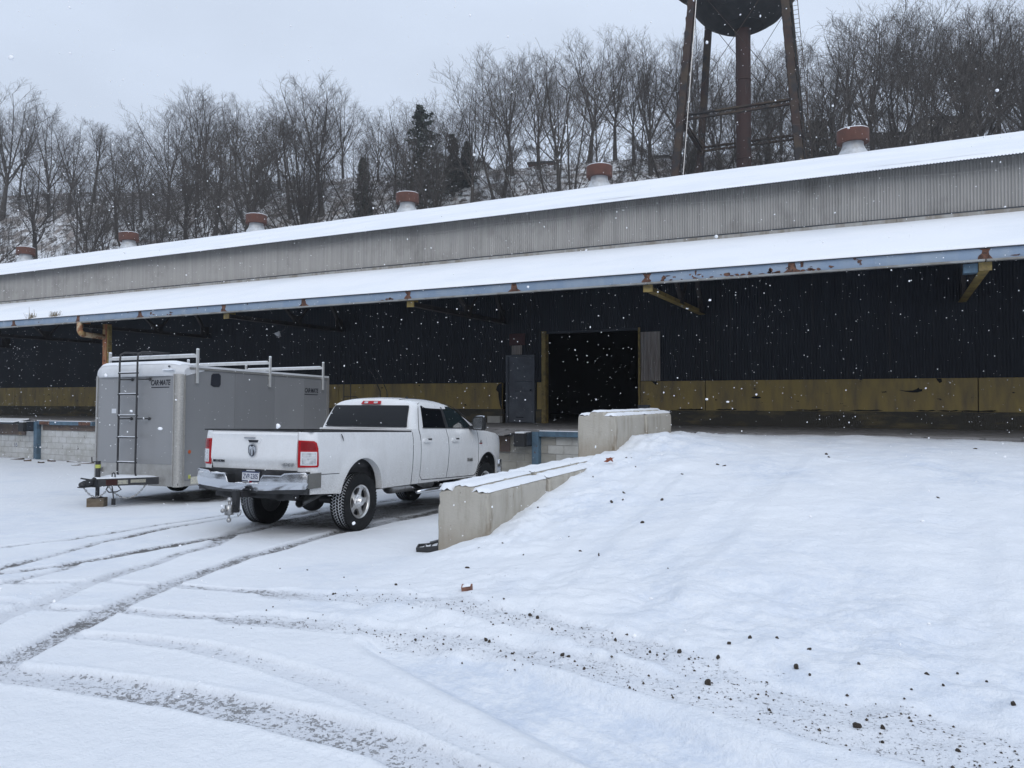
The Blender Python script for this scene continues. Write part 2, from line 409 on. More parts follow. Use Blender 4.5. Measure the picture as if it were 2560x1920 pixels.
TRK = [
 ([(-7.01,8.74),(-6.8,7.73),(-6.51,6.64),(-6.23,5.79),(-5.92,4.96),(-5.62,4.28),(-5.39,3.83),(-5.19,3.42),(-5.04,3.1),(-4.86,2.82),(-4.5,2.3)], 0.232,0.03,0.688,0.66),
 ([(-8.85,9.6),(-8.0,7.7),(-7.39,6.71),(-7.2,6.1),(-6.95,5.54),(-6.8,5.14),(-6.51,4.63),(-6.37,4.3),(-6.18,3.9),(-6.0,3.48),(-5.6,2.8)], 0.224,0.025,0.56,0.66),
 ([(-8.6,10.4),(-8.34,9.43),(-8.13,8.35),(-7.88,7.41),(-7.79,6.67),(-7.69,5.98),(-7.65,5.51),(-7.6,5.15)], 0.258,0.03,1.15,0.66),
 ([(-10.2,11.0),(-9.83,9.39),(-9.39,7.28),(-9.2,6.1),(-9.21,5.33),(-9.1,4.4)], 0.189,0.025,0.8,0.66),
 ([(-9.48,9.57),(-9.37,8.95),(-9.07,7.41),(-8.7,6.28),(-8.33,5.51),(-8.04,4.93),(-7.86,4.55),(-7.5,3.8)], 0.172,0.025,0.8,0.66),
 ([(-7.54,5.09),(-7.59,4.78),(-7.61,4.41),(-7.62,3.9)], 0.206,0.025,0.75,0.66),
 ([(-7.42,5.0),(-7.22,4.47),(-7.12,4.12),(-6.9,3.5)], 0.172,0.02,0.75,0.66),
 ([(-9.8,7.2),(-10.0,6.41),(-10.15,5.87),(-10.3,5.0)], 0.103,0.02,0.44,0.5),
 ([(-7.6,3.9),(-7.16,4.14),(-6.62,4.47),(-6.33,4.66),(-5.97,4.75),(-5.62,4.88),(-5.12,4.97),(-4.5,5.05)], 0.172,0.015,0.48,0.5),
 ([(-4.7,5.02),(-4.33,5.05),(-4.02,5.16),(-3.65,5.18),(-3.16,5.15),(-2.48,4.92),(-1.94,4.8),(-1.56,4.69),(-1.21,4.55),(-0.94,4.46),(-0.65,4.32),(-0.32,4.23),(-0.02,4.22),(0.31,4.13),(0.63,3.96),(1.3,3.7)], 0.36,0.02,0.24,0.80),
 ([(-6.5,3.77),(-5.96,3.8),(-5.38,4.03),(-4.85,4.11),(-4.37,4.25),(-3.71,4.42)], 0.172,0.02,0.448,0.5),
 ([(-4.37,4.25),(-3.71,4.43),(-3.24,4.42),(-2.82,4.39),(-2.45,4.39),(-2.08,4.35),(-1.74,4.30),(-1.39,4.2),(-1.11,4.16),(-0.78,4.11),(-0.53,4.03),(-0.3,3.97),(-0.02,3.93),(0.23,3.9),(0.56,3.86),(1.3,3.7)], 0.36,0.02,0.24,0.80),
 ([(-5.3,2.62),(-4.75,2.75),(-4.43,2.83),(-3.93,2.91),(-3.45,2.97),(-2.96,2.98),(-2.5,2.98),(-2.08,2.96),(-1.73,2.89),(-1.2,2.72)], 0.3,0.03,0.62,0.66),
 ([(-5.0,2.70),(-3.93,2.99),(-3.45,3.06),(-2.96,3.08),(-2.5,3.07)], 0.12,0.02,0.4,0.5),
 ([(-4.99,3.48),(-4.62,3.59),(-4.1,3.62),(-3.54,3.57),(-3.04,3.52),(-2.53,3.39),(-1.98,3.21),(-1.53,3.08),(-1.1,2.95)], 0.189,0.025,0.32,0.5),
 ([(-2.99,4.25),(-2.13,3.82),(-1.41,3.49),(-1.11,3.35),(-0.7,3.1)], 0.46,0.075,0,0),
 ([(-2.36,4.13),(-1.61,3.81),(-1.12,3.66),(-0.7,3.46),(-0.3,3.3)], 0.4,0.075,0,0),
 ([(-1.73,5.37),(-1.73,6.1),(-1.57,7.31),(-1.53,8.71),(-1.47,10.76),(-1.4,13)], 0.5,0.034,0,0),
 ([(-2.51,5.45),(-2.61,6.2),(-2.66,7.12),(-2.77,8.46),(-2.8,11)], 0.42,0.034,0,0),
 ([(.4,5.6),(.5,7.3),(.6,9.5),(.7,13)], 0.5,0.018,0,0),
 ([(-7.0,8.7),(-7.15,10.5),(-7.3,13.2)], 0.292,0.02,0.76,0.66),
 ([(-8.8,8.9),(-9.0,11),(-9.15,13.2)], 0.292,0.02,0.76,0.66),
]
def axis(parts):
    out = []
    for a, b, s in parts:
        n = max(1, int(round((b - a) / s))); out += [a + (b - a) * i / n for i in range(n)]
    return np.array(out + [parts[-1][1]])
gx = axis([(-400, -60, 40), (-60, -30, 1.5), (-30, -17, .25), (-17, -11, .07), (-11, 1.6, .028), (1.6, 5, .06), (5, 18, .3), (18, 60, 3), (60, 400, 40)])
gy = axis([(-300, -20, 20), (-20, 1.4, .8), (1.4, 2.3, .08), (2.3, 6.4, .024), (6.4, 9.5, .036), (9.5, 17.2, .07), (17.2, 46, 2.4)])
GX, GY = np.meshgrid(gx, gy, indexing='ij')
H = base_h(GX, GY)
near = _sm(GX, -40, -20) * (1 - _sm(GX, 12, 30))
H += near * (.06 * fbm(GX, GY, .55, 3, 3) + .016 * fbm(GX, GY, 3.1, 3, 9))
# lumpier snow on the ramp and along its foot
lump = _sm(GX, -5.0, -3.2) * _sm(GY, 4.0, 4.6)
foot = lump * (1 - _sm(GY, 5.6, 7.4))
bank = np.exp(-((GX + 3.75) / .7) ** 2) * _sm(GY, 6.3, 7.4)
H += lump * (.075 * fbm(GX * .7 - GY * .35, GY * .9 + GX * .3, 1.3, 4, 21) + .03 * fbm(GX * 1.6, GY * .5, 1.6, 2, 25)) + foot * .10 * fbm(GX, GY, 3.7, 4, 33) + bank * .16 * np.maximum(0, fbm(GX, GY, 4.5, 3, 41) + .1)
bare = np.zeros_like(H); grit = np.zeros_like(H)
rut = np.zeros_like(H)
for pts, w, dep, ba, gr in TRK:
    D = np.full_like(H, 9.0)
    for (x0, y0), (x1, y1) in zip(pts[:-1], pts[1:]):
        m = w * 1.6
        i0, i1 = np.searchsorted(gx, [min(x0, x1) - m, max(x0, x1) + m]); j0, j1 = np.searchsorted(gy, [min(y0, y1) - m, max(y0, y1) + m])
        if i1 <= i0 or j1 <= j0: continue
        sx, sy = GX[i0:i1, j0:j1], GY[i0:i1, j0:j1]
        dx, dy = x1 - x0, y1 - y0; L2 = dx * dx + dy * dy
        t = np.clip(((sx - x0) * dx + (sy - y0) * dy) / L2, 0, 1)
        d = np.hypot(sx - x0 - t * dx, sy - y0 - t * dy)
        D[i0:i1, j0:j1] = np.minimum(D[i0:i1, j0:j1], d)
    jit = 1 + .35 * fbm(GX, GY, 2.3, 3, 51) if ba else 1.0
    dd = D / (w * .5) / jit
    ins = 1 - _sm(dd, .72, 1.06)
    if not ba: ins = 1 - _sm(dd, .35, 1.15)
    lip = np.exp(-((dd - 1.22) / .17) ** 2)
    rut = np.maximum(rut, ins * dep * (1.0 if ba else (1 - .45 * lump * np.clip(.6 + 1.6 * fbm(GX, GY, .7, 3, 131), 0, 1))))
    H += lip * dep * (.32 if ba else .12)
    if ba:
        along = .55 + 1.05 * np.clip(fbm(GX, GY, 1.1, 3, 61) + .3, 0, .6)
        b_ = ins * ba * 1.22 * along
        bare = np.maximum(bare, b_); grit = np.maximum(grit, ins * gr)
H -= rut
H -= (bare > .3) * .008 * (fbm(GX, GY, 30, 2, 71) + .2)
def rect_soft(cx, cy, yaw, hx, hy, s):
    c, q = math.cos(yaw), math.sin(yaw)
    u = (GX - cx) * c + (GY - cy) * q; v = -(GX - cx) * q + (GY - cy) * c
    n_ = fbm(GX, GY, 1.6, 3, 81) * .5
    return (1 - _sm(np.abs(u) + n_, hx - s, hx + s)) * (1 - _sm(np.abs(v) + n_, hy - s, hy + s))
ut = rect_soft(-13.3, 12.45, R(3.4), 1.05, 1.75, .35)
bare = np.maximum(bare, ut * 1.25)
uk = rect_soft(-8.0, 10.9, R(3.4), .75, 2.4, .4)
bare = np.maximum(bare, uk * (.85 + .9 * fbm(GX, GY, 2.2, 3, 91)))
# dirt where the dock wall meets the snow and along the dock lip on the ramp
foot_d = (1 - _sm(np.abs(GY - 16.66), .05, .34)) * (1 - _sm(GX, -4.9, -4.6)); bare = np.maximum(bare, foot_d * .78)
lip_d = (1 - _sm(np.abs(GY - 16.75), .15, .75)) * _sm(GX, -4.3, -4.0); bare = np.maximum(bare, lip_d * (.55 + .5 * fbm(GX, GY, 1.4, 3, 95)))
sc_ = foot * (1 - _sm(GY, 5.0, 6.6)) * _sm(GX, -4.6, -3.4)
grit = np.maximum(grit, sc_ * .42 * np.clip(fbm(GX, GY, 1.2, 3, 97) * 2.2 + .55, 0, 1))
edge_g = np.exp(-((GX + 3.6) / .8) ** 2) * _sm(GY, 6.2, 7.0) * (1 - _sm(GY, 10, 12)); grit = np.maximum(grit, edge_g * .36 * np.clip(fbm(GX, GY, 1.9, 2, 99) * 2.5 + .5, 0, 1))
pack_shade = np.clip(rut / .05, 0, 1) * (bare < .05) * (.9 - .5 * lump)
pack_shade = np.maximum(pack_shade, lump * np.clip(fbm(GX * .8 + GY * .2, GY * .45, 1.0, 4, 111) * 3.0 + .25, 0, 1) * .8)  # packed patches; also paints the relief shade into the ramp snow
pack_shade = np.maximum(pack_shade, near * np.clip(fbm(GX, GY, .8, 4, 117) * 2.6, 0, .5))
fl_n = np.clip(fbm(GX * .9, GY * .6, 1.1, 3, 121) * 3.5 - .25, 0, 1) * lump
grit = np.maximum(grit, fl_n * .74)
H += lump * .022 * fbm(GX, GY, 5.5, 3, 141)
for (cx_0, cy_0, cs_0) in CL:
    i0, i1 = np.searchsorted(gx, [cx_0 - .3, cx_0 + .3]); j0, j1 = np.searchsorted(gy, [cy_0 - .3, cy_0 + .3])
    g_ = .75 * np.exp(-((GX[i0:i1, j0:j1] - cx_0) ** 2 + (GY[i0:i1, j0:j1] - cy_0) ** 2) / (2.2 * cs_0) ** 2)
    grit[i0:i1, j0:j1] = np.maximum(grit[i0:i1, j0:j1], g_); H[i0:i1, j0:j1] += .012 * g_
nx, ny = GX.shape
idx = np.arange(nx * ny).reshape(nx, ny)
Fq = np.stack([idx[:-1, :-1], idx[1:, :-1], idx[1:, 1:], idx[:-1, 1:]], -1).reshape(-1, 4)

def ground_material():
    m = bpy.data.materials.new('snow_ground'); m.use_nodes = True
    n, l = m.node_tree.nodes, m.node_tree.links; b = n['Principled BSDF']
    pos = n.new('ShaderNodeNewGeometry').outputs['Position']
    def noi(sc, det=4., ro=.6, kind=None):
        t = n.new('ShaderNodeTexNoise'); t.inputs['Scale'].default_value = sc; t.inputs['Detail'].default_value = det
        t.inputs['Roughness'].default_value = ro; l.new(pos, t.inputs['Vector']); return t.outputs['Fac']
    def mth(op, a, c=None, d=None):
        x = n.new('ShaderNodeMath'); x.operation = op
        for k, q in enumerate((a, c, d)):
            if q is None: continue
            if isinstance(q, (int, float)): x.inputs[k].default_value = q
            else: l.new(q, x.inputs[k])
        return x.outputs[0]
    def rmp(f, a, c, x=0., y=1.):
        r = n.new('ShaderNodeMapRange'); r.inputs['From Min'].default_value = a; r.inputs['From Max'].default_value = c
        r.inputs['To Min'].default_value = x; r.inputs['To Max'].default_value = y; l.new(f, r.inputs['Value']); return r.outputs['Result']
    def mix(f, a, c):
        x = n.new('ShaderNodeMix'); x.data_type = 'RGBA'; l.new(f, x.inputs['Factor'])
        for k, q in (('A', a), ('B', c)):
            if isinstance(q, tuple): x.inputs[k].default_value = (*q, 1)
            else: l.new(q, x.inputs[k])
        return x.outputs['Result']
    def att(nm):
        a = n.new('ShaderNodeAttribute'); a.attribute_name = nm; return a.outputs['Fac']
    ba, gr = att('bare'), att('grit')
    n1, n2, n3 = noi(30., 4.), noi(95., 3.), noi(4., 3.)
    nl = rmp(noi(5.5, 3., .6), .34, .66, .62, 1.2)
    bl = mth('MULTIPLY', ba, nl)
    nn = mth('ADD', mth('MULTIPLY', n1, .58), mth('MULTIPLY', n2, .42))
    thr = mth('ADD', mth('MULTIPLY', mth('SUBTRACT', .72, bl), .26), .5)
    marks = mth('MULTIPLY', rmp(mth('SUBTRACT', nn, thr), -.012, .03), rmp(ba, .05, .2))
    dark = mth('MULTIPLY', marks, rmp(bl, .45, 1.05))
    slush = rmp(ba, .08, .45)
    snow = mix(n3, (.77, .80, .845), (.82, .845, .875))
    pk = mth('MULTIPLY', att('pack_shade'), rmp(mth('ADD', mth('MULTIPLY', noi(3., 5., .65), .6), mth('MULTIPLY', noi(19., 4., .65), .4)), .40, .60))
    snow = mix(pk, snow, (.60, .66, .755))  # bluish packed-snow colour, doubling as painted shade of the lumps
    c = mix(slush, snow, (.66, .685, .73))
    c = mix(marks, c, mix(dark, (.40, .40, .415), (.115, .112, .11)))
    # grit: small dark crumbs pressed into the snow
    v = n.new('ShaderNodeTexNoise'); v.inputs['Scale'].default_value = 46.; v.inputs['Detail'].default_value = 5.; v.inputs['Roughness'].default_value = .7
    l.new(pos, v.inputs['Vector'])
    gl = rmp(mth('ADD', v.outputs['Fac'], mth('MULTIPLY', mth('SUBTRACT', gr, 1.), .42)), .52, .60)
    gl = mth('MULTIPLY', gl, rmp(gr, .02, .12))
    c = mix(gl, c, mix(n1, (.05, .043, .036), (.16, .14, .12)))
    l.new(c, b.inputs['Base Color'])
    b.inputs['Specular IOR Level'].default_value = .3
    l.new(rmp(dark, 0, 1, .62, .38), b.inputs['Roughness'])
    bp = n.new('ShaderNodeBump'); bp.inputs['Distance'].default_value = .045; bp.inputs['Strength'].default_value = .9
    hgt = mth('ADD', mth('MULTIPLY', noi(9., 6., .62), .55), mth('MULTIPLY', mth('ADD', marks, gl), -.35))
    hgt = mth('ADD', hgt, mth('MULTIPLY', noi(60., 3., .6), .16))
    l.new(hgt, bp.inputs['Height']); l.new(bp.outputs['Normal'], b.inputs['Normal'])
    return m
GROUNDM = ground_material()
me = np_mesh('ground', np.stack([GX, GY, H + EYE], -1).reshape(-1, 3), Fq, GROUNDM, smooth=True)
for nm, A in (('bare', bare), ('grit', grit), ('pack_shade', pack_shade)):
    a = me.attributes.new(nm, 'FLOAT', 'POINT'); a.data.foreach_set('value', A.ravel().astype(np.float32))
tag(obj('ground', me), 'snow covered yard and ramp crossed by wheel tracks', kind='structure')
def gz(x, y):
    i = min(max(np.searchsorted(gx, x), 1), nx - 1); j = min(max(np.searchsorted(gy, y), 1), ny - 1)
    return float(H[i, j]) + EYE

# ================================================================ the long warehouse
WALL_Y, DOCK_Y, EAVE_Y, CAN_Y, RIDGE_Y = 20.8, 16.7, 20.45, 15.6, 30.0
BX0, BX1 = -72.0, 30.0
FLOOR = zz(-.72)
WH = empty('warehouse', (0, 0, 0), label='long low warehouse with snow covered roofs, dark corrugated wall and loading dock', cat='warehouse')

def corr_mesh(name, mat, x0, x1, zs, y, amp=.011, pitch=.0678, per=6, cut=None, yfn=None):
    """corrugated sheet standing in the XZ plane; cut(x,z) true -> opening"""
    n = int((x1 - x0) / pitch * per); xs = np.linspace(x0, x1, n + 1)
    zs = np.array(zs)
    XX, ZZ = np.meshgrid(xs, zs, indexing='ij')
    YY = y + amp * np.cos(2 * PI * (XX - x0) / pitch)
    V = np.stack([XX, YY, ZZ], -1).reshape(-1, 3)
    nz = len(zs); id_ = np.arange((n + 1) * nz).reshape(n + 1, nz)
    Fa = np.stack([id_[:-1, :-1], id_[1:, :-1], id_[1:, 1:], id_[:-1, 1:]], -1).reshape(-1, 4)
    if cut is not None:
        cx = (XX[:-1, :-1] + XX[1:, 1:]).ravel() / 2; cz = (ZZ[:-1, :-1] + ZZ[1:, 1:]).ravel() / 2
        Fa = Fa[~cut(cx, cz)]
    return np_mesh(name, V, Fa, mat, smooth=True)

OPX0, OPX1, OPZ = -9.18, -6.375, zz(1.93)
DX0, DX1, DZ1 = -10.5, -9.55, zz(1.31)
def cut_wall(x, z):
    return ((x > OPX0) & (x < OPX1) & (z < OPZ)) | ((x > DX0) & (x < DX1) & (z < DZ1))
obj('lower_wall', corr_mesh('lower_wall', NAVY, BX0, BX1, [zz(.487), zz(.9), DZ1, zz(1.6), OPZ, zz(2.6), zz(4.3)], WALL_Y, cut=cut_wall), WH)
obj('upper_wall', corr_mesh('upper_wall', GALV, BX0, BX1, [zz(4.37), zz(4.7), zz(5.1), zz(5.62)], WALL_Y + .02, amp=.019), WH)
# wall flashing strip above the canopy, in lengths
x = BX0; k = 0
while x < BX1:
    L = [3.05, 2.4, 3.05, 1.8][k % 4]
    b = MB().box(x + .004, min(x + L, BX1) - .004, WALL_Y - .045 - .004 * (k % 2), WALL_Y + .0, zz(4.12), zz(4.355)); b.build('flashing', STRIP, WH); x += L; k += 1
b = MB().box(BX0, BX1, WALL_Y - .05, WALL_Y - .0, zz(4.357), zz(4.385)); b.build('drip_edge', DSTEEL, WH)
# yellow lower band in bays, curb below
seams = [BX0, -59.5, -53.3, -47.1, -41.0, -34.9, -28.9, -22.95, -16.85, DX0 - .14, None, OPX1 + .06, -4.52, 1.75, 8.0, 14.1, 20.2, BX1]
for a, c in zip(seams[:-1], seams[1:]):
    if a is None or c is None: continue
    MB().box(a + .012, c - .012, WALL_Y - .055, WALL_Y + .05, zz(-.31), zz(.485)).build('yellow_panel', YELLOW, WH)
MB().box(DX1 + .08, OPX0 - .13, WALL_Y - .05, WALL_Y + .05, zz(-.31), zz(.485)).build('yellow_panel', YELLOW, WH)
for a, c in ((BX0, DX0 - .1), (DX1 + .06, OPX0 - .13), (OPX1 + .06, BX1)):
    MB().box(a, c, WALL_Y - .10, WALL_Y + .05, FLOOR - .02, zz(-.312)).build('curb', CURB, WH)
# broken plaster patches beside the door: bare dark recess edges
def blotch(name, cx, cz, pts, mat, y):
    MB().prism([(cx + a, cz + c) for a, c in pts], y - .006, y).build(name, mat, WH)
blotch('bare_patch', DX0 - .14, zz(.25), [(-.10, .2), (-.17, .12), (-.20, .02), (-.12, -.05), (-.11, -.2), (-.07, -.42), (-.02, -.55), (.0, -.55), (.0, .23)], DARKIN, WALL_Y - .056)
blotch('bare_patch', .45, zz(.20), [(-.35, .015), (-.2, -.005), (-.05, .0), (.03, .03), (.08, .07), (.10, .03), (.16, .03), (.15, -.02), (.05, -.05), (-.05, -.05), (-.2, -.03)], DARKIN, WALL_Y - .056)
blotch('bare_patch', -3.2, zz(.03), [(-.14, .0), (-.08, .03), (.02, .035), (.10, .02), (.12, -.01), (.03, -.025), (-.08, -.02)], DARKIN, WALL_Y - .056)
blotch('bare_patch', -5.9, zz(.43), [(-.09, .05), (.06, .05), (.05, -.03), (.02, -.05), (-.02, -.01)], DARKIN, WALL_Y - .056)
blotch('bare_patch', .95, zz(.42), [(-.05, .06), (.06, .06), (.07, -.02), (.02, -.05), (-.03, .01)], DARKIN, WALL_Y - .056)
for s in range(14):
    xx = rng.uniform(-5.5, 6); ww = rng.uniform(.1, .45)
    blotch('bare_patch', xx, zz(-.29), [(-ww, .004), (-ww * .4, .022), (ww * .2, .012), (ww * .7, .028), (ww, .006), (ww * .3, -.012), (-ww * .5, -.01)], DARKIN, WALL_Y - .056)

# --- personnel door
dr = MB().box(DX0 + .07, DX1 - .05, WALL_Y - .03, WALL_Y + .02, FLOOR + .015, DZ1 - .05).build('door', GDOOR, WH)
fr = MB(); fr.box(DX0, DX0 + .065, WALL_Y - .075, WALL_Y + .06, FLOOR, DZ1); fr.box(DX1 - .045, DX1, WALL_Y - .075, WALL_Y + .06, FLOOR, DZ1); fr.box(DX0 + .065, DX1 - .045, WALL_Y - .073, WALL_Y + .06, DZ1 - .045, DZ1)
fr.build('door_frame', GDOOR, WH)
kp = MB(); kp.box(DX0 + .12, DX1 - .09, WALL_Y - .036, WALL_Y - .03, FLOOR + .08, FLOOR + .30); kp.build('kick_plate', GDOOR, dr)
MB().bar((DX0 + .33, WALL_Y - .045, FLOOR + .17), (DX0 + .58, WALL_Y - .045, FLOOR + .165), .012, .02).build('scrape', DARKIN, dr)
h = MB(); h.ball((DX1 - .12, WALL_Y - .07, FLOOR + .98), .035); h.tube([(DX1 - .12, WALL_Y - .07, FLOOR + .98), (DX1 - .12, WALL_Y - .03, FLOOR + .98)], .015); h.build('door_knob', DSTEEL, dr, smooth=True)
for i in range(2): MB().box(DX0 + .3, DX1 - .09, WALL_Y - .034, WALL_Y - .03, FLOOR + .95 + .28 * i, FLOOR + .957 + .28 * i).build('panel_line', DARKIN, dr)
# --- red sign and old patch above the door
MB().box(-10.39, -9.88, WALL_Y - .045, WALL_Y - .015, zz(1.61), zz(1.96)).build('red_sign', REDSIGN, WH)
obj('patched_sheet', corr_mesh('patched_sheet', PLANKS, -10.33, -9.98, [zz(1.33), zz(1.605)], WALL_Y - .028), WH)
# --- big opening
MB().box(OPX0 - .13, OPX0, WALL_Y - .09, WALL_Y + .12, FLOOR, OPZ + .06).build('door_jamb', YTRUSS, WH)
MB().box(OPX1, OPX1 + .055, WALL_Y - .06, WALL_Y + .12, FLOOR, OPZ + .06).build('door_jamb', YTRUSS, WH)
MB().box(OPX0, OPX1, WALL_Y - .03, WALL_Y + .1, OPZ - .01, OPZ + .05).build('door_head', DSTEEL, WH)
pl = corr_mesh('pale_sheet', PLANKS, OPX1 + .06, -5.75, [zz(.50), zz(1.2), zz(1.86)], WALL_Y - .03)
obj('pale_sheet', pl, WH)
b = MB().box(-6.33, -6.02, WALL_Y - .24, WALL_Y - .1, zz(-.36), zz(-.17)); b.build('junction_box', GDOOR, WH)
# dark hall behind
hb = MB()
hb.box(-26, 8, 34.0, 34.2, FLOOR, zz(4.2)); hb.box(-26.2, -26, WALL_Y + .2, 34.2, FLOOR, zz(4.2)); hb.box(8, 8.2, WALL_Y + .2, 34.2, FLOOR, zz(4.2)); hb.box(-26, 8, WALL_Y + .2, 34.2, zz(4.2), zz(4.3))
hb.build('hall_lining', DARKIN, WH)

# --- dock slab and its block face
MB().box(BX0, BX1, DOCK_Y - .04, 36, FLOOR - .16, FLOOR).build('dock_slab', SLAB, WH)
dw = MB().box(BX0, BX1, DOCK_Y + .010, DOCK_Y + .4, zz(-2.6), FLOOR - .165).build('dock_wall', MORTAR, WH)
BW, BH, BG = .402, .198, .006
def brick_mesh(w, hgt):
    b = MB(); c = .006
    P = [(0, DOCK_Y + .04, 0), (w, DOCK_Y + .04, 0), (w, DOCK_Y + .04, hgt), (0, DOCK_Y + .04, hgt), (c, DOCK_Y - .0, c), (w - c, DOCK_Y, c), (w - c, DOCK_Y, hgt - c), (c, DOCK_Y, hgt - c)]
    return b.add(P, [(4, 5, 6, 7), (0, 1, 5, 4), (1, 2, 6, 5), (2, 3, 7, 6), (3, 0, 4, 7)])
bm_ = {}
for kind, mt in (('w', CMUW), ('g', CMUG), ('d', CMUD)): bm_[kind] = brick_mesh(BW, BH).mesh('brick', mt)
z0 = zz(-2.115)
rows = 6
for r in range(rows):
    for xa, xb in ((-31.5, -21.6), (-10.6, -4.2)):
        nx_ = int((xb - xa) / (BW + BG)); off = (r % 2) * .204
        for i in range(nx_):
            bx = xa + off + i * (BW + BG)
            kd = 'w' if xa < -20 else ('g' if (bx > -7.5 or rng.random() < .3) else 'd')  # mostly the darker block tone left of the post
            o = obj('brick', bm_[kd], dw, (bx, rng.uniform(-.004, .003), z0 + r * (BH + BG)))
# far part of the face between the bays seen: plain strips keep the same plane
for xa, xb in ((BX0, -31.5), (-21.6, -10.6), (-4.2, BX1)):
    MB().box(xa, xb, DOCK_Y + .0, DOCK_Y + .03, zz(-2.2), FLOOR - .166).build('rendered_face', CMUW, WH)
# dock bays: post, edge beam, bumper, leveller plate
for bi, px in enumerate((-7.6, -13.95, -20.3, -26.65)):
    p = MB(); p.box(px - .085, px + .085, DOCK_Y - .16, DOCK_Y - .13, zz(-2.2), FLOOR - .06); p.box(px - .02, px + .02, DOCK_Y - .13, DOCK_Y - .0, zz(-2.2), FLOOR - .06); p.box(px - .085, px + .085, DOCK_Y - .03, DOCK_Y - .002, zz(-2.2), FLOOR - .06)
    p.box(px + .055, px + .084, DOCK_Y - .129, DOCK_Y - .03, zz(-2.2), FLOOR - .06)
    po = p.build('dock_post', BSTEEL, WH)
    b = MB().box(px + .09, px + 3.0, DOCK_Y - .14, DOCK_Y - .002, FLOOR - .17, FLOOR - .045)
    be = b.build('dock_beam', BSTEEL if bi != 3 else BSTEEL, WH)
    MB().box(px + .10, px + 2.95, DOCK_Y - .145, DOCK_Y - .05, FLOOR - .044, FLOOR - .028).build('snow_strip', SNOW, be)
    if bi == 3:
        MB().box(px + .2, px + .75, DOCK_Y - .147, DOCK_Y - .14, FLOOR - .168, FLOOR - .05).build('rusty_length', RUST, be)
        MB().box(px + 2.3, px + 2.9, DOCK_Y - .147, DOCK_Y - .14, FLOOR - .168, FLOOR - .05).build('rusty_length', RUST, be)
        MB().box(px + .2, px + 3.2, DOCK_Y - .02, DOCK_Y - .003, FLOOR - .36, FLOOR - .18).build('timber_fender', BROWN, WH)
    bu = MB(); bu.box(px - .40, px - .12, 16.2, DOCK_Y - .06, FLOOR - .40, FLOOR - .09); ob = bu.build('dock_bumper', RUBBER, WH)
    MB().box(px - .43, px - .10, 16.32, DOCK_Y - .002, FLOOR - .37, FLOOR - .07).build('bumper_bracket', DSTEEL, ob)
    MB().box(px - .38, px - .14, 16.22, DOCK_Y - .1, FLOOR - .088, FLOOR - .055).build('snow_patch', SNOW, ob)
    lv = MB(); lv.box(px - 2.6, px - .72, DOCK_Y - .06, DOCK_Y - .045, FLOOR - .56, FLOOR - .18); ol = lv.build('leveller_front', BROWN, WH)
    l2 = MB(); l2.add([(px - 2.65, 16.18, FLOOR - .10), (px - .66, 16.18, FLOOR - .10), (px - .45, DOCK_Y - .05, FLOOR - .004), (px - 2.65, DOCK_Y - .05, FLOOR - .004), (px - 2.65, 16.18, FLOOR - .15), (px - .66, 16.18, FLOOR - .15), (px - .45, DOCK_Y - .05, FLOOR - .05), (px - 2.65, DOCK_Y - .05, FLOOR - .05)],
                      [(0, 1, 2, 3), (4, 7, 6, 5), (0, 4, 5, 1), (1, 5, 6, 2), (3, 2, 6, 7), (0, 3, 7, 4)])
    oo = l2.build('leveller_lip', SLAB if bi != 3 else DSTEEL, WH)
    if bi == 3:
        s = MB().add([(px - 2.65, 16.2, FLOOR - .096), (px - .68, 16.2, FLOOR - .096), (px - .5, DOCK_Y - .06, FLOOR + .002), (px - 2.65, DOCK_Y - .06, FLOOR + .002), (px - 2.65, 16.2, FLOOR - .066), (px - .70, 16.2, FLOOR - .066), (px - .52, DOCK_Y - .06, FLOOR + .03), (px - 2.65, DOCK_Y - .06, FLOOR + .03)],
                     [(4, 5, 6, 7), (0, 1, 5, 4), (1, 2, 6, 5), (2, 3, 7, 6), (3, 0, 4, 7)])
        s.build('snow_patch', SNOW, oo)
obj('dock_number', text_mesh('dock_number', '16', .20, INKB, .001), WH, (-28.0, DOCK_Y - .008, zz(-1.64)), (R(90), 0, 0))

# --- canopy: roof sheet, snow, blue edge beam, trusses
CT0, CT1 = 2.63, 4.24            # top of canopy at edge / wall, relative to eye
def can_z(y): return zz(CT0 + (CT1 - CT0) * (y - CAN_Y) / (WALL_Y - CAN_Y))
b = MB().add([(BX0, CAN_Y + .02, can_z(CAN_Y) - .05), (BX1, CAN_Y + .02, can_z(CAN_Y) - .05), (BX1, WALL_Y - .01, can_z(WALL_Y) - .05), (BX0, WALL_Y - .01, can_z(WALL_Y) - .05),
               (BX0, CAN_Y + .02, can_z(CAN_Y) - .012), (BX1, CAN_Y + .02, can_z(CAN_Y) - .012), (BX1, WALL_Y - .01, can_z(WALL_Y) - .012), (BX0, WALL_Y - .01, can_z(WALL_Y) - .012)],
              [(0, 3, 2, 1), (4, 5, 6, 7), (0, 1, 5, 4), (1, 2, 6, 5), (2, 3, 7, 6), (3, 0, 4, 7)])
canopy = b.build('canopy_roof', TRUSS, WH)
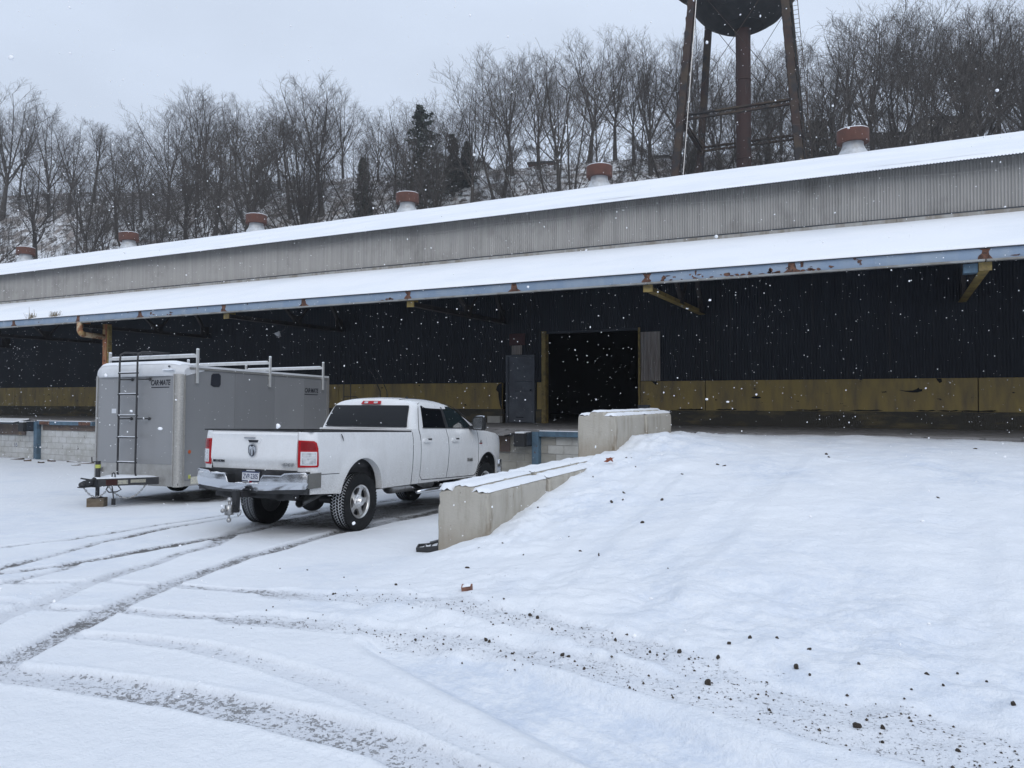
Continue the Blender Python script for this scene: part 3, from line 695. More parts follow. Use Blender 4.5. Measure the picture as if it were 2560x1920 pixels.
def snow_roof(name, y0, y1, zf, thick, ny, nxs, parent, seed, wave=None, crest=False):
    xs = np.linspace(BX0, BX1, nxs + 1); t = np.linspace(0, 1, ny + 1)
    XX, TT = np.meshgrid(xs, t, indexing='ij'); YY = y0 + (y1 - y0) * TT
    th = thick * (.8 + .5 * fbm(XX, YY, .8, 4, seed)) * (1 - np.exp(-TT * ny * .9) * .55)
    ZT = np.vectorize(zf)(YY) + th
    ZB = np.vectorize(zf)(YY[:, :1])
    YB = YY[:, :1] - .0
    if wave is not None: ZB = ZB + wave(XX[:, :1])
    V = np.concatenate([np.stack([XX[:, :1], YB, ZB], -1), np.stack([XX, YY + 0 * TT, ZT], -1)], 1)
    if crest: pass
    n0, n1 = V.shape[:2]; id_ = np.arange(n0 * n1).reshape(n0, n1)
    Fa = np.stack([id_[:-1, :-1], id_[1:, :-1], id_[1:, 1:], id_[:-1, 1:]], -1).reshape(-1, 4)
    return obj(name, np_mesh(name, V.reshape(-1, 3), Fa, SNOWR, smooth=True), parent)
snow_roof('canopy_snow', CAN_Y - .02, WALL_Y - .05, can_z, .055, 26, 420, canopy, 5)
TR = [-41.5, -35.3, -29.2, -23.0, -16.7, -10.55, -4.6, 1.45, 7.6, 13.7]
x = BX0; k = 0
SPL = [-29.2, -23.0, -16.7, -10.55, -4.6, 1.45, 7.6]
ends = [BX0, -41.5, -35.3] + SPL + [13.7, BX1]
for a, c in zip(ends[:-1], ends[1:]):
    ch = MB(); ch.box(a + .01, c - .01, CAN_Y - .012, CAN_Y + .012, zz(2.425), zz(2.625))
    fo = ch.build('edge_beam', FASCIA, WH)
    MB().box(a + .01, c - .01, CAN_Y - .06, CAN_Y + .05, zz(2.39), zz(2.424)).build('flange', FLANGE, fo)
    MB().box(a + .01, c - .01, CAN_Y - .05, CAN_Y - .0125, zz(2.612), zz(2.628)).build('top_flange', DSTEEL, fo)
for s in ends[1:-1]:
    # worn splice: rust shape like a flared bottle on the web, and a mid-bay stain
    j_ = [rng.uniform(-.022, .022) for _ in range(12)]; q = MB().prism([(s - .13 + j_[0], zz(2.43)), (s + .03, zz(2.43)), (s + .10 + j_[1], zz(2.43)), (s + .085 + j_[2], zz(2.465)), (s + .06 + j_[3], zz(2.50)), (s + .065 + j_[4], zz(2.55)), (s + .09 + j_[5], zz(2.61)), (s - .08 + j_[6], zz(2.61)), (s - .06 + j_[7], zz(2.58)), (s - .05 + j_[8], zz(2.53)), (s - .09 + j_[9], zz(2.495)), (s - .10 + j_[10], zz(2.46))], CAN_Y - .017, CAN_Y - .0125)
    q.build('splice_rust', RUST, WH)
    q = MB().prism([(s + 2.7, zz(2.427)), (s + 3.05, zz(2.427)), (s + 2.95, zz(2.49)), (s + 2.92, zz(2.61)), (s + 2.80, zz(2.61)), (s + 2.79, zz(2.49))], CAN_Y - .017, CAN_Y - .0125)
    q.build('stain_rust', RUST, WH)
def rustflakes(x0, x1, n, seed):
    r = random.Random(seed)
    for i in range(n):
        c = r.uniform(x0, x1); w = r.uniform(.02, .09); h_ = r.uniform(.02, .07) + (.08 if r.random() < .18 else 0)
        ang = sorted(r.uniform(0, 2 * PI) for _ in range(11)); cz = 2.428 + h_ * .5 + (r.uniform(.02, .09) if r.random() < .3 else 0)
        pts = [(c + w * math.cos(a_) * r.uniform(.45, 1.0), zz(max(2.427, cz + h_ * .5 * math.sin(a_) * r.uniform(.5, 1.2)))) for a_ in ang]
        MB().prism(pts, CAN_Y - .0165, CAN_Y - .0125).build('rust_flake', RUST, WH)
rustflakes(-4.3, -1.0, 34, 3); rustflakes(-2.3, -1.7, 8, 13); rustflakes(-20.6, -18.6, 7, 4); rustflakes(-12, -10.7, 4, 5); rustflakes(1.7, 2.5, 3, 8)
for i, tx in enumerate(TR):
    yel = tx > -5
    bz = zz(2.26)
    c = MB(); w = .16
    c.box(tx - w / 2, tx + w / 2, CAN_Y + .1, WALL_Y - .04, bz, bz + .012)
    c.box(tx - .012, tx + .012, CAN_Y + .1, WALL_Y - .04, bz + .013, bz + .12)
    t = c.build('truss', YTRUSS if yel else TRUSS, WH)
    c = MB(); c.box(tx - .10, tx + .10, CAN_Y + .07, CAN_Y + .095, bz - .02, zz(2.388)); c.box(tx - .012, tx + .012, CAN_Y + .096, CAN_Y + .4, bz + .121, zz(2.50)); c.build('hanger', RUSTY_ORANGE if tx == -23.0 else (YTRUSS if tx > -18 else TRUSS), t)
    y1, y2 = 18.55, WALL_Y - .12
    MB().bar((tx, y1, bz + .1), (tx, y1 - 1.0, can_z(y1 - 1.0) - .08), .09, .09).build('brace', TRUSS, t)
    MB().bar((tx, y2, bz + .1), (tx, y2 - 1.0, can_z(y2 - 1.0) - .08), .10, .10).build('brace', TRUSS, t)
    MB().bar((tx, y1, bz + .1), (tx, y2 - .9, can_z(y2 - .9) - .1), .06, .06).build('brace', TRUSS, t)
    MB().box(tx - .018, tx + .018, y1 - .2, y1 + .18, bz + .02, bz + .34).build('gusset', TRUSS, t)
    MB().box(tx - .018, tx + .018, y2 - .3, y2 + .06, bz + .02, bz + .42).build('gusset', TRUSS, t)
    MB().box(tx - .045, tx + .045, CAN_Y + .05, WALL_Y - .05, 0, .1, Matrix.Translation((0, 0, can_z(CAN_Y) - .17)) @ Matrix(((1, 0, 0, 0), (0, 1, 0, 0), (0, (CT1 - CT0) / (WALL_Y - CAN_Y), 1, -CAN_Y * (CT1 - CT0) / (WALL_Y - CAN_Y)), (0, 0, 0, 1)))).build('top_chord', TRUSS, t)
# small loose bracket under the beam near the right-hand truss
MB().box(1.12, 1.34, CAN_Y + .1, CAN_Y + .3, zz(2.22), zz(2.38)).build('hanging_bracket', BSTEEL, WH)
# rust coloured column with its downpipe
MB().box(-22.98, -22.79, 16.42, 16.6, FLOOR, zz(2.42)).build('canopy_column', RUSTY_ORANGE, WH)
MB().box(-22.785, -22.75, 16.44, 16.58, FLOOR, zz(2.40)).build('column_flange', YTRUSS, WH)
d = MB(); d.tube([(-22.9, CAN_Y - .02, zz(2.40)), (-22.9, CAN_Y - .02, zz(2.14)), (-22.9, CAN_Y + .03, zz(2.06)), (-22.9, CAN_Y + .12, zz(2.03)), (-22.9, 16.42, zz(2.0))], [.085] * 5, 10)
d.build('downpipe', CREAM_PIPE, WH, smooth=True)
d = MB(); d.tube([(-22.9, CAN_Y - .02, zz(2.15)), (-22.9, CAN_Y + .03, zz(2.06)), (-22.9, CAN_Y + .12, zz(2.03))], .092, 10); d.build('pipe_elbow', RUSTY_ORANGE, WH, smooth=True)
# --- main roof
RZ0, RZ1 = 5.52, 8.78
def roof_z(y):
    if y <= RIDGE_Y: return zz(RZ0 + (RZ1 - RZ0) * (y - EAVE_Y) / (RIDGE_Y - EAVE_Y))
    return zz(RZ1 - (RZ1 - RZ0) * (y - RIDGE_Y) / (RIDGE_Y - EAVE_Y))
xs = np.linspace(BX0, BX1, int((BX1 - BX0) / .0678 * 6) + 1)
def eave_wave(X): return .012 * np.cos(2 * PI * (X - BX0) / .0678)
V = []
for yy, up in ((EAVE_Y, -.012), (EAVE_Y + .45, -.012)):
    V.append(np.stack([xs, np.full_like(xs, yy), roof_z(yy) + up + eave_wave(xs)], -1))
V.append(np.stack([xs, np.full_like(xs, EAVE_Y + .002), roof_z(EAVE_Y) - .03 + eave_wave(xs)], -1))
V = np.stack(V, 1); id_ = np.arange(V.shape[0] * 3).reshape(-1, 3)
Fa = np.concatenate([np.stack([id_[:-1, 0], id_[1:, 0], id_[1:, 1], id_[:-1, 1]], -1), np.stack([id_[:-1, 2], id_[1:, 2], id_[1:, 0], id_[:-1, 0]], -1)])
roof = obj('roof', np_mesh('roof', V.reshape(-1, 3), Fa, DSTEEL), WH)
b = MB().add([(BX0, EAVE_Y + .4, roof_z(EAVE_Y + .4) - .03), (BX1, EAVE_Y + .4, roof_z(EAVE_Y + .4) - .03), (BX1, RIDGE_Y, roof_z(RIDGE_Y) - .03), (BX0, RIDGE_Y, roof_z(RIDGE_Y) - .03), (BX1, 39.5, roof_z(39.5) - .03), (BX0, 39.5, roof_z(39.5) - .03)], [(0, 1, 2, 3), (3, 2, 4, 5)])
b.build('roof_deck', DSTEEL, WH)
# snow blanket: fine only along the eave
n2 = int((BX1 - BX0) / .0678 * 4); xs = np.linspace(BX0, BX1, n2 + 1)
t = np.array([0, .05, .16, .5])
XX, TT = np.meshgrid(xs, t, indexing='ij'); YY = EAVE_Y - .004 + TT
th = np.array([-.004, .02, .042, .055])[None, :] + .02 * fbm(XX, YY, 1.1, 3, 8) * np.array([0, .5, 1, 1])[None, :]
ZT = zz(RZ0) + (RZ1 - RZ0) * TT / (RIDGE_Y - EAVE_Y) + th; ZT[:, 0] += eave_wave(XX[:, 0])
id_ = np.arange(XX.size).reshape(XX.shape)
Fa = np.stack([id_[:-1, :-1], id_[1:, :-1], id_[1:, 1:], id_[:-1, 1:]], -1).reshape(-1, 4)
rs = obj('roof_snow_edge', np_mesh('roof_snow_edge', np.stack([XX, YY, ZT], -1).reshape(-1, 3), Fa, SNOWR, smooth=True), WH)
xs = np.linspace(BX0, BX1, 500); ys = np.concatenate([np.linspace(EAVE_Y + .44, RIDGE_Y - .3, 30), np.linspace(RIDGE_Y - .2, RIDGE_Y + .2, 6), np.linspace(RIDGE_Y + .6, 39.5, 10)])
XX, YY = np.meshgrid(xs, ys, indexing='ij')
ZT = np.vectorize(roof_z)(YY) + .052 + .03 * fbm(XX, YY, .7, 3, 18) - .03 * np.exp(-((YY - RIDGE_Y) / .25) ** 2)
id_ = np.arange(XX.size).reshape(XX.shape)
Fa = np.stack([id_[:-1, :-1], id_[1:, :-1], id_[1:, 1:], id_[:-1, 1:]], -1).reshape(-1, 4)
obj('roof_snow', np_mesh('roof_snow', np.stack([XX, YY, ZT], -1).reshape(-1, 3), Fa, SNOWR, smooth=True), WH)
# back and end walls (never seen straight on, close the hall)
MB().box(BX0, BX1, 39.2, 39.4, zz(-2.6), zz(5.5)).build('back_wall', NAVY, WH)
# thin cable sagging along the upper wall
c = MB(); pts = []
for i in range(60):
    x = -20 + i * .38; pts.append((x, WALL_Y - .06, zz(5.40) - .10 * abs(math.sin(x * .42)) - .05 * math.sin(x * 1.3)))
c.tube(pts, .008, 4); c.build('wall_cable', GALV, WH)

# --- roof ventilators
def vent(name):
    t = empty(name, (0, 0, 0), cat='roof vent')
    n = MB(); n.lathe([(.62, -.25), (.56, .0), (.47, .14), (.40, .30), (.39, .62)], 20); n.build('neck', VGALV, t, smooth=True)
    c = MB(); c.lathe([(.36, .46), (.58, .44), (.60, .46), (.60, .96), (.585, .985), (.40, 1.0), (.001, 1.02)], 28); c.build('hood', VRUST, t, angle=40)
    s = MB(); s.lathe([(.585, .985), (.57, 1.012), (.4, 1.03), (.001, 1.05)], 28); s.build('snow_cap', SNOW, t, smooth=True)
    return t
VX = [-49.6, -39.8, -29.9, -20.4, -10.87, -1.24]
VL = ['rusty round roof vent on the snowy ridge, leftmost of six', 'rusty round roof vent on the snowy ridge, second from the left end',
      'rusty round roof vent on the snowy ridge, third from the left', 'rusty round roof vent on the ridge in front of the dark pine slope',
      'rusty round roof vent on the ridge just left of the water tower', 'largest looking rusty roof vent on the ridge just right of the water tower']
v0 = vent('roof_vent')
for i, x in enumerate(VX):
    v = v0 if i == 0 else copy_tree(v0)
    v.scale = (.9, .9, .84); v.location = (x, RIDGE_Y + .05, roof_z(RIDGE_Y) + .02); v.rotation_euler = (R(rng.uniform(-2, 2)), R(rng.uniform(-2.5, 2.5)), rng.uniform(0, 6))
    tag(v, VL[i], 'roof vent', 'vents along the roof ridge')

# ================================================================ wooded hillside behind the warehouse
HN = (-math.sin(R(15)), math.cos(R(15)))        # uphill direction
def hill_d(X, Y): return X * HN[0] + Y * HN[1]
def hill_h(X, Y):
    D = hill_d(X, Y)
    h = np.interp(D, [40, 56, 60, 66, 90, 96, 104, 400], [-2.3, -2.2, -1.6, 3.0, 25.5, 29.6, 30.6, 40])
    h = h + np.clip((D - 60) / 20, 0, 1) * (1.6 * fbm(X, Y, .06, 3, 5) + .7 * fbm(X, Y, .3, 3, 6))
    return h
def hz(x, y): return float(hill_h(np.array([x]), np.array([y]))[0]) + EYE
u = np.concatenate([np.linspace(-260, -90, 20), np.linspace(-86, 60, 190), np.linspace(70, 200, 14)])
v = np.concatenate([np.linspace(46, 66, 9), np.linspace(67, 110, 70), np.linspace(115, 380, 14)])
UU, VV = np.meshgrid(u, v, indexing='ij')
HX = UU * HN[1] + VV * HN[0] * 1.0; HY = -UU * HN[0] * -1.0 * -1 + VV * HN[1]
HX = UU * math.cos(R(15)) - VV * math.sin(R(15)); HY = UU * math.sin(R(15)) + VV * math.cos(R(15))
ok = np.ones_like(HX, bool)
HH = hill_h(HX, HY) + .25 * fbm(HX, HY, 1.1, 3, 12)
HILLM = M('snowy_leaf_litter', (.70, .725, .76), .8, var=(.26, .235, .22), scale=.55, detail=8, lo=.46, hi=.60, var2=(.075, .062, .055), scale2=1.5, lo2=.52, hi2=.60, bump=.15, bscale=1.5, world=True)
id_ = np.arange(HX.size).reshape(HX.shape)
Fa = np.stack([id_[:-1, :-1], id_[1:, :-1], id_[1:, 1:], id_[:-1, 1:]], -1).reshape(-1, 4)
tag(obj('hillside', np_mesh('hillside', np.stack([HX, HY, HH + EYE], -1).reshape(-1, 3), Fa, HILLM, smooth=True)), 'steep snow dusted wooded hillside behind the warehouse', kind='structure')

# ---------------------------------------------------------------- trees: segments -> open prisms
def seg_mesh(name, segs, mat):
    """segs: list of (p0, p1, r0, r1, sides)"""
    Vs, Fs, base = [], [], 0
    for k in (3, 4, 6, 8):
        S = [s for s in segs if s[4] == k]
        if not S: continue
        p0 = np.array([s[0] for s in S]); p1 = np.array([s[1] for s in S]); r0 = np.array([s[2] for s in S]); r1 = np.array([s[3] for s in S])
        d = p1 - p0; d /= np.linalg.norm(d, axis=1, keepdims=True) + 1e-9
        a = np.where(np.abs(d[:, 2:3]) < .9, np.array([[0, 0, 1.]]), np.array([[1., 0, 0]]))
        x = np.cross(d, a); x /= np.linalg.norm(x, axis=1, keepdims=True); y = np.cross(d, x)
        an = 2 * PI * np.arange(k) / k
        ring = x[:, None, :] * np.cos(an)[None, :, None] + y[:, None, :] * np.sin(an)[None, :, None]
        V = np.concatenate([p0[:, None] + ring * r0[:, None, None], p1[:, None] + ring * r1[:, None, None]], 1)
        j = np.arange(k); q = np.stack([j, (j + 1) % k, (j + 1) % k + k, j + k], -1)
        Fs.append((np.arange(len(S))[:, None, None] * 2 * k + q[None] + base).reshape(-1, 4)); Vs.append(V.reshape(-1, 3)); base += len(S) * 2 * k
    return np_mesh(name, np.concatenate(Vs), np.concatenate(Fs), mat, smooth=True)

def grow_tree(seed, form):
    """unit tree about 20 m high; returns trunk segs, crown segs"""
    r = random.Random(seed); T, Cn = [], []
    def unit(v): return v / (np.linalg.norm(v) + 1e-9)
    def perp(d):
        a = np.array([r.gauss(0, 1), r.gauss(0, 1), r.gauss(0, 1)]); return unit(a - d * a.dot(d))
    def limb(p, d, L, r0, lev, out, sides):
        n = {0: 9, 1: 7, 2: 5, 3: 3, 4: 2}[lev]
        pts = [np.array(p)]; dd = unit(np.array(d, float)); ds = []
        for i in range(n):
            up = {0: .05, 1: .10, 2: .10, 3: .06, 4: .03}[lev]; wob = {0: .05, 1: .10, 2: .14, 3: .20, 4: .25}[lev]
            dd = unit(dd + np.array([0, 0, up]) + perp(dd) * wob * r.random())
            pts.append(pts[-1] + dd * L / n); ds.append(dd)
        tip = {0: .35, 1: .22, 2: .25, 3: .4, 4: .6}[lev]
        rad = [max(.007, r0 * (1 - (1 - tip) * i / n)) for i in range(n + 1)]
        for i in range(n): out.append((pts[i], pts[i + 1], rad[i] * 1.02, rad[i + 1], sides))
        return pts, rad, ds
    H = 20.0
    nst = {'vase': 1, 'tall': 1, 'multi': 3, 'slim': 1}[form]
    for st in range(nst):
        lean = np.array([r.uniform(-.06, .06), r.uniform(-.06, .06), 1.0])
        if nst > 1: lean += np.array([math.cos(st * 2.1 + seed), math.sin(st * 2.1 + seed), 0]) * r.uniform(.10, .22)
        r0 = {'vase': .34, 'tall': .29, 'multi': .20, 'slim': .16}[form] * r.uniform(.85, 1.15)
        split = {'vase': .36, 'tall': .58, 'multi': .42, 'slim': .62}[form] * r.uniform(.88, 1.12)
        pts, rad, ds = limb((0, 0, -1.0), lean, H * split + 1, r0, 0, T, 8)
        nl = {'vase': 8, 'tall': 7, 'multi': 4, 'slim': 5}[form]; amax = {'vase': 44, 'tall': 40, 'multi': 34, 'slim': 30}[form]
        limbs = []; ph = r.uniform(0, 6.28)
        for i in range(nl):
            q = (i + .3) / nl; ang = R(7 + (amax - 7) * q * r.uniform(.8, 1.15)); a = ph + i * 2.4 + r.uniform(-.3, .3)
            b = len(pts) - 1 - int(q * 3.2 * r.uniform(.6, 1.2)); b = max(3, b)
            ztip = H * (1.0 - .30 * q ** 1.7) * r.uniform(.94, 1.03); L = max(2.5, (ztip - pts[b][2]) / math.cos(ang * .72))
            limbs.append((pts[b], np.array([math.cos(a) * math.sin(ang), math.sin(a) * math.sin(ang), math.cos(ang)]), L, rad[b] * (.74 - .26 * q)))
        for i in range(r.randint(1, 3)):             # a few low dead or side branches
            b = r.randint(3, len(pts) - 3); a = r.uniform(0, 6.28); limbs.append((pts[b], np.array([math.cos(a), math.sin(a), r.uniform(.3, .9)]), r.uniform(1.5, 4.0), rad[b] * .22))
        for p, d, L, rr in limbs:
            P1, R1, D1 = limb(p, d, L, rr, 1, T, 6); n1 = len(P1) - 1
            for i in range(1, n1 + 1):
                for q in range(2):
                    if r.random() < .16: continue
                    t = i / n1; dj = D1[min(i, n1 - 1)]
                    t2 = unit(dj + perp(dj) * r.uniform(.55, 1.0)); L2 = (L * (.36 * (1 - t) + .13) + .3) * r.uniform(.7, 1.2)
                    P2, R2, D2 = limb(P1[i], t2, L2, max(.020, R1[i] * r.uniform(.42, .62)), 2, Cn, 4)
                    for j in range(1, len(P2)):
                        for w in range(2 if j > 1 else 1):
                            if r.random() < .15: continue
                            dj = D2[min(j, len(D2) - 1)]
                            t3 = unit(dj + perp(dj) * r.uniform(.5, .95)); L3 = max(.45, L2 * .36 * r.uniform(.7, 1.3))
                            P3, R3, D3 = limb(P2[j], t3, L3, max(.010, R2[j] * .5), 3, Cn, 3)
                            for m_ in range(1, len(P3)):
                                for z_ in range(1):
                                    dm = D3[min(m_, len(D3) - 1)]
                                    t4 = unit(dm + perp(dm) * r.uniform(.4, .9)); limb(P3[m_], t4, max(.3, L3 * .55 * r.uniform(.7, 1.4)), .0075, 4, Cn, 3)
    return T, Cn
FORMS = ['vase', 'tall', 'vase', 'slim', 'multi', 'tall', 'vase', 'slim', 'multi']
PROTO = []
for i, f in enumerate(FORMS):
    T_, C_ = grow_tree(100 + i, f)
    top = max(max(s[1][2] for s in C_), max(s[1][2] for s in T_))
    PROTO.append((seg_mesh('trunk', T_, BARK), seg_mesh('crown', C_, TWIG), top, f))
TREE_N = [0]
def place_tree(kind, x, y, z, height, rot, label, group):
    tm, cm, top, f = PROTO[kind]
    s = height / top
    e = empty('bare_tree', (x, y, z), (0, 0, rot), label, 'tree', group); w_ = rng.uniform(1.2, 1.65); e.scale = (s * w_, s * w_, s)
    obj('trunk', tm, e); obj('crown', cm, e); TREE_N[0] += 1
    return e
def px_ray(px): t = (px - 1280) / 1923.0; return (t * .8957 - .4446, t * .4446 + .8957)   # XY per metre of depth
SKY = ([-250, 0, 120, 230, 330, 420, 470, 540, 600, 680, 760, 830, 900, 940, 1030, 1130, 1180, 1250, 1340, 1420, 1500, 1600, 1700, 1800, 1950, 2050, 2150, 2250, 2350, 2430, 2500, 2560, 2900],
       [200, 215, 230, 300, 290, 240, 215, 205, 225, 205, 200, 185, 220, 270, 230, 235, 190, 105, 100, 105, 70, 75, 80, 85, 90, 50, 20, -20, -40, 0, -20, -40, -40])
def zone(px):
    if px < 330: return 'bare leafless tree on the hillside at the far left end', 'bare trees at the left end of the hill'
    if px < 960: return 'bare leafless tree on the hillside above the left half of the roof', 'bare trees above the left half of the roof'
    if px < 1680: return 'bare leafless tree on the hillside between the dark pine and the water tower', 'bare trees between pine and water tower'
    if px < 2060: return 'bare leafless tree seen behind the legs of the water tower', 'bare trees behind the water tower'
    return 'tall bare leafless tree on the hillside right of the water tower', 'bare trees right of the water tower'
LMARK = [(57, 'leftmost roof vent'), (317, 'second roof vent'), (637, 'third roof vent'), (880, 'slim dark evergreen'), (1052, 'large dark pine'), (1170, 'hilltop shed'), (1352, 'red hilltop house'), (1498, 'fifth roof vent'), (1700, 'left tower legs'), (1846, 'tower riser'), (1985, 'right tower legs'), (2137, 'largest roof vent'), (2385, 'beige hilltop building')]
FNAME = {'vase': 'spreading bare tree', 'tall': 'tall straight bare tree', 'slim': 'slender bare tree', 'multi': 'many stemmed bare tree'}
def tree_label(px, kind, sky):
    n_, nm = min(LMARK, key=lambda q: abs(q[0] - px)); dlt = px - n_
    if px < -15 or px > 2575: return FNAME[FORMS[kind]] + (' at the left edge of the wooded hillside' if px < 0 else ' at the right edge of the wooded hillside') + (', tall' if sky else ', lower down')
    rel = 'above the' if abs(dlt) < 25 else (('just left of the' if dlt > -75 else 'well left of the') if dlt < 0 else ('just right of the' if dlt < 75 else 'well right of the'))
    return FNAME[FORMS[kind]] + (' on the skyline ' if sky else ' low on the hill ') + rel + ' ' + nm
def hill_tree(px, D, ytop, kind, hmin=9, hmax=25, sky=True):
    dx, dy = px_ray(px); d = D / (dx * HN[0] + dy * HN[1]); x, y = dx * d, dy * d
    zb = hz(x, y); ht = EYE + (997 - ytop) / 1923.0 * d - zb
    if ht < hmin: ht = hmin
    if ht > hmax: ht = hmax
    lb, gp = zone(px); lb = tree_label(px, kind, sky)
    return place_tree(kind, x, y, zb - .2, ht, rng.uniform(0, 2 * PI), lb, gp)
px = -180
while px < 2760:
    yt = float(np.interp(px, *SKY))
    hill_tree(px + rng.uniform(-14, 14), rng.uniform(82, 97), yt + rng.uniform(-18, 42), rng.choice([0, 0, 1, 2, 2, 2, 4, 6, 6, 0]), 10, 24)
    px += rng.uniform(44, 68)
px = -150
while px < 2750:                                  # shorter and nearer trees that fill below the skyline
    yt = float(np.interp(px, *SKY))
    lo = 70 if px < 1000 else 50
    if 800 < px < 1400 and rng.random() < .55: px += rng.uniform(40, 70); continue
    hill_tree(px, rng.uniform(70, 96), yt + rng.uniform(lo, lo + 120), rng.choice([1, 3, 3, 5, 7, 7, 4, 8, 0]), 7, 24, False)
    px += rng.uniform(52, 85) if px < 1000 else rng.uniform(80, 130)
px = -160
while px < 2740:                                  # tall trees rooted low on the slope, their crowns in front of the hill
    yt = float(np.interp(px, *SKY))
    hill_tree(px, rng.uniform(64, 79), yt + rng.uniform(25, 130), rng.choice([0, 2, 4, 6, 8, 1, 5]), 12, 27, False)
    px += rng.uniform(85, 140) if px < 1000 else rng.uniform(260, 420)
# trees on the far side of the yard, behind the camera (they show in the glass of the pickup)
for i in range(16):
    x = -44 + i * 3.2 + rng.uniform(-1, 1); y = -19 + rng.uniform(-4, 3)
    place_tree(rng.choice([0, 2, 4, 6, 8]), x, y, EYE - 1.6, rng.uniform(15, 20), rng.uniform(0, 6), 'bare tree across the yard, mirrored in the pickup rear window', 'bare trees across the yard')

# ---------------------------------------------------------------- evergreens
def evergreen_mesh(seed, H, rad, base):
    r = random.Random(seed); V = []; Fq_ = []
    n = 190 if seed == 1 else 230
    for i in range(n):
        t = (i + .5) / n; z = base + (H - base) * t
        rr = rad * (1 - t) ** (.42 if seed in (1, 5) else .75) * (0.5 + .5 * abs(math.sin(t * 19 + seed))) + .25
        a = r.uniform(0, 2 * PI); L = rr * r.uniform(.6, 1.1)
        dx, dy = math.cos(a), math.sin(a); droop = r.uniform(-.1, .35)
        for q in range(16):
            s = r.uniform(.2, 1) * L; cx, cy, cz = dx * s, dy * s, z + droop * s * .6 + r.uniform(-.15, .15)
            w = r.uniform(.12, .34); b = r.uniform(0, PI); tl = r.uniform(-.6, .6)
            ux, uy, uz = math.cos(b) * w, math.sin(b) * w, tl * w
            vx, vy, vz = -math.sin(b) * w * .5, math.cos(b) * w * .5, r.uniform(-.3, .5) * w
            k = len(V); V += [(cx - ux, cy - uy, cz - uz), (cx + vx, cy + vy, cz + vz), (cx + ux, cy + uy, cz + uz), (cx - vx, cy - vy, cz - vz)]
            Fq_.append((k, k + 1, k + 2, k + 3))
    return np_mesh('crown', np.array(V), np.array(Fq_), NEEDLE)
def evergreen(px, D, ytop, H, rad, base, seed, label):
    dx, dy = px_ray(px); d = D / (dx * HN[0] + dy * HN[1]); x, y = dx * d, dy * d
    ztop = EYE + (997 - ytop) / 1923.0 * d
    e = empty('pine_tree', (x, y, ztop - H), (0, 0, 0), label, 'tree')
    obj('trunk', seg_mesh('trunk', [((0, 0, -6), (0, 0, H * .5), .26, .2, 8), ((0, 0, H * .5), (0, 0, H * .97), .2, .05, 6)], BARK), e)
    obj('crown', evergreen_mesh(seed, H, rad, base), e)
evergreen(1052, 80, 262, 15, 3.4, 3.2, 1, 'large dark evergreen pine left of centre on the hillside')
evergreen(1130, 90, 335, 10, 2.0, 1.0, 2, 'small dark spruce just right of the large pine')
evergreen(1165, 91, 352, 9, 2.0, 1.0, 3, 'dark spruce above the snowy roofs on the hill')
evergreen(1735, 84, 375, 9, 2.6, 1.0, 4, 'low dark evergreen between the left tower legs')
evergreen(2050, 84, 300, 12, 3.0, 2.0, 5, 'dark evergreen beside the right tower leg')
evergreen(905, 86, 395, 9, 1.8, 1.0, 6, 'slim dark evergreen among bare trunks left of the large pine')

# ---------------------------------------------------------------- brush on the slope (uncountable)
r = random.Random(11); S = []
for i in range(3000):
    px_ = r.uniform(-180, 2740); D = r.uniform(68, 97); dx, dy = px_ray(px_); d = D / (dx * HN[0] + dy * HN[1]); x, y = dx * d, dy * d
    z = hz(x, y) - .1; h_ = r.uniform(.7, 3.0) * (1.5 if px_ < 900 else 1); a = r.uniform(0, 6.3); ln = r.uniform(0, .6)
    if 780 < px_ < 1400 and r.random() < .6: continue
    p = np.array([x, y, z])
    for q in range(4):
        a += 1.6; b = np.array([math.cos(a) * ln, math.sin(a) * ln, 1]) * h_ * r.uniform(.4, 1)
        m_ = p + b * .5 + np.array([r.uniform(-.15, .15), r.uniform(-.15, .15), 0])
        S.append((p, m_, .022, .015, 3)); S.append((m_, p + b, .015, .006, 3))
        S.append((m_, m_ + np.array([r.uniform(-.5, .5), r.uniform(-.5, .5), r.uniform(.2, .6)]) * h_ * .4, .011, .005, 3))
tag(obj('undergrowth', seg_mesh('undergrowth', S, TWIG)), 'tangled bare brush and saplings on the slope', 'undergrowth', kind='stuff')

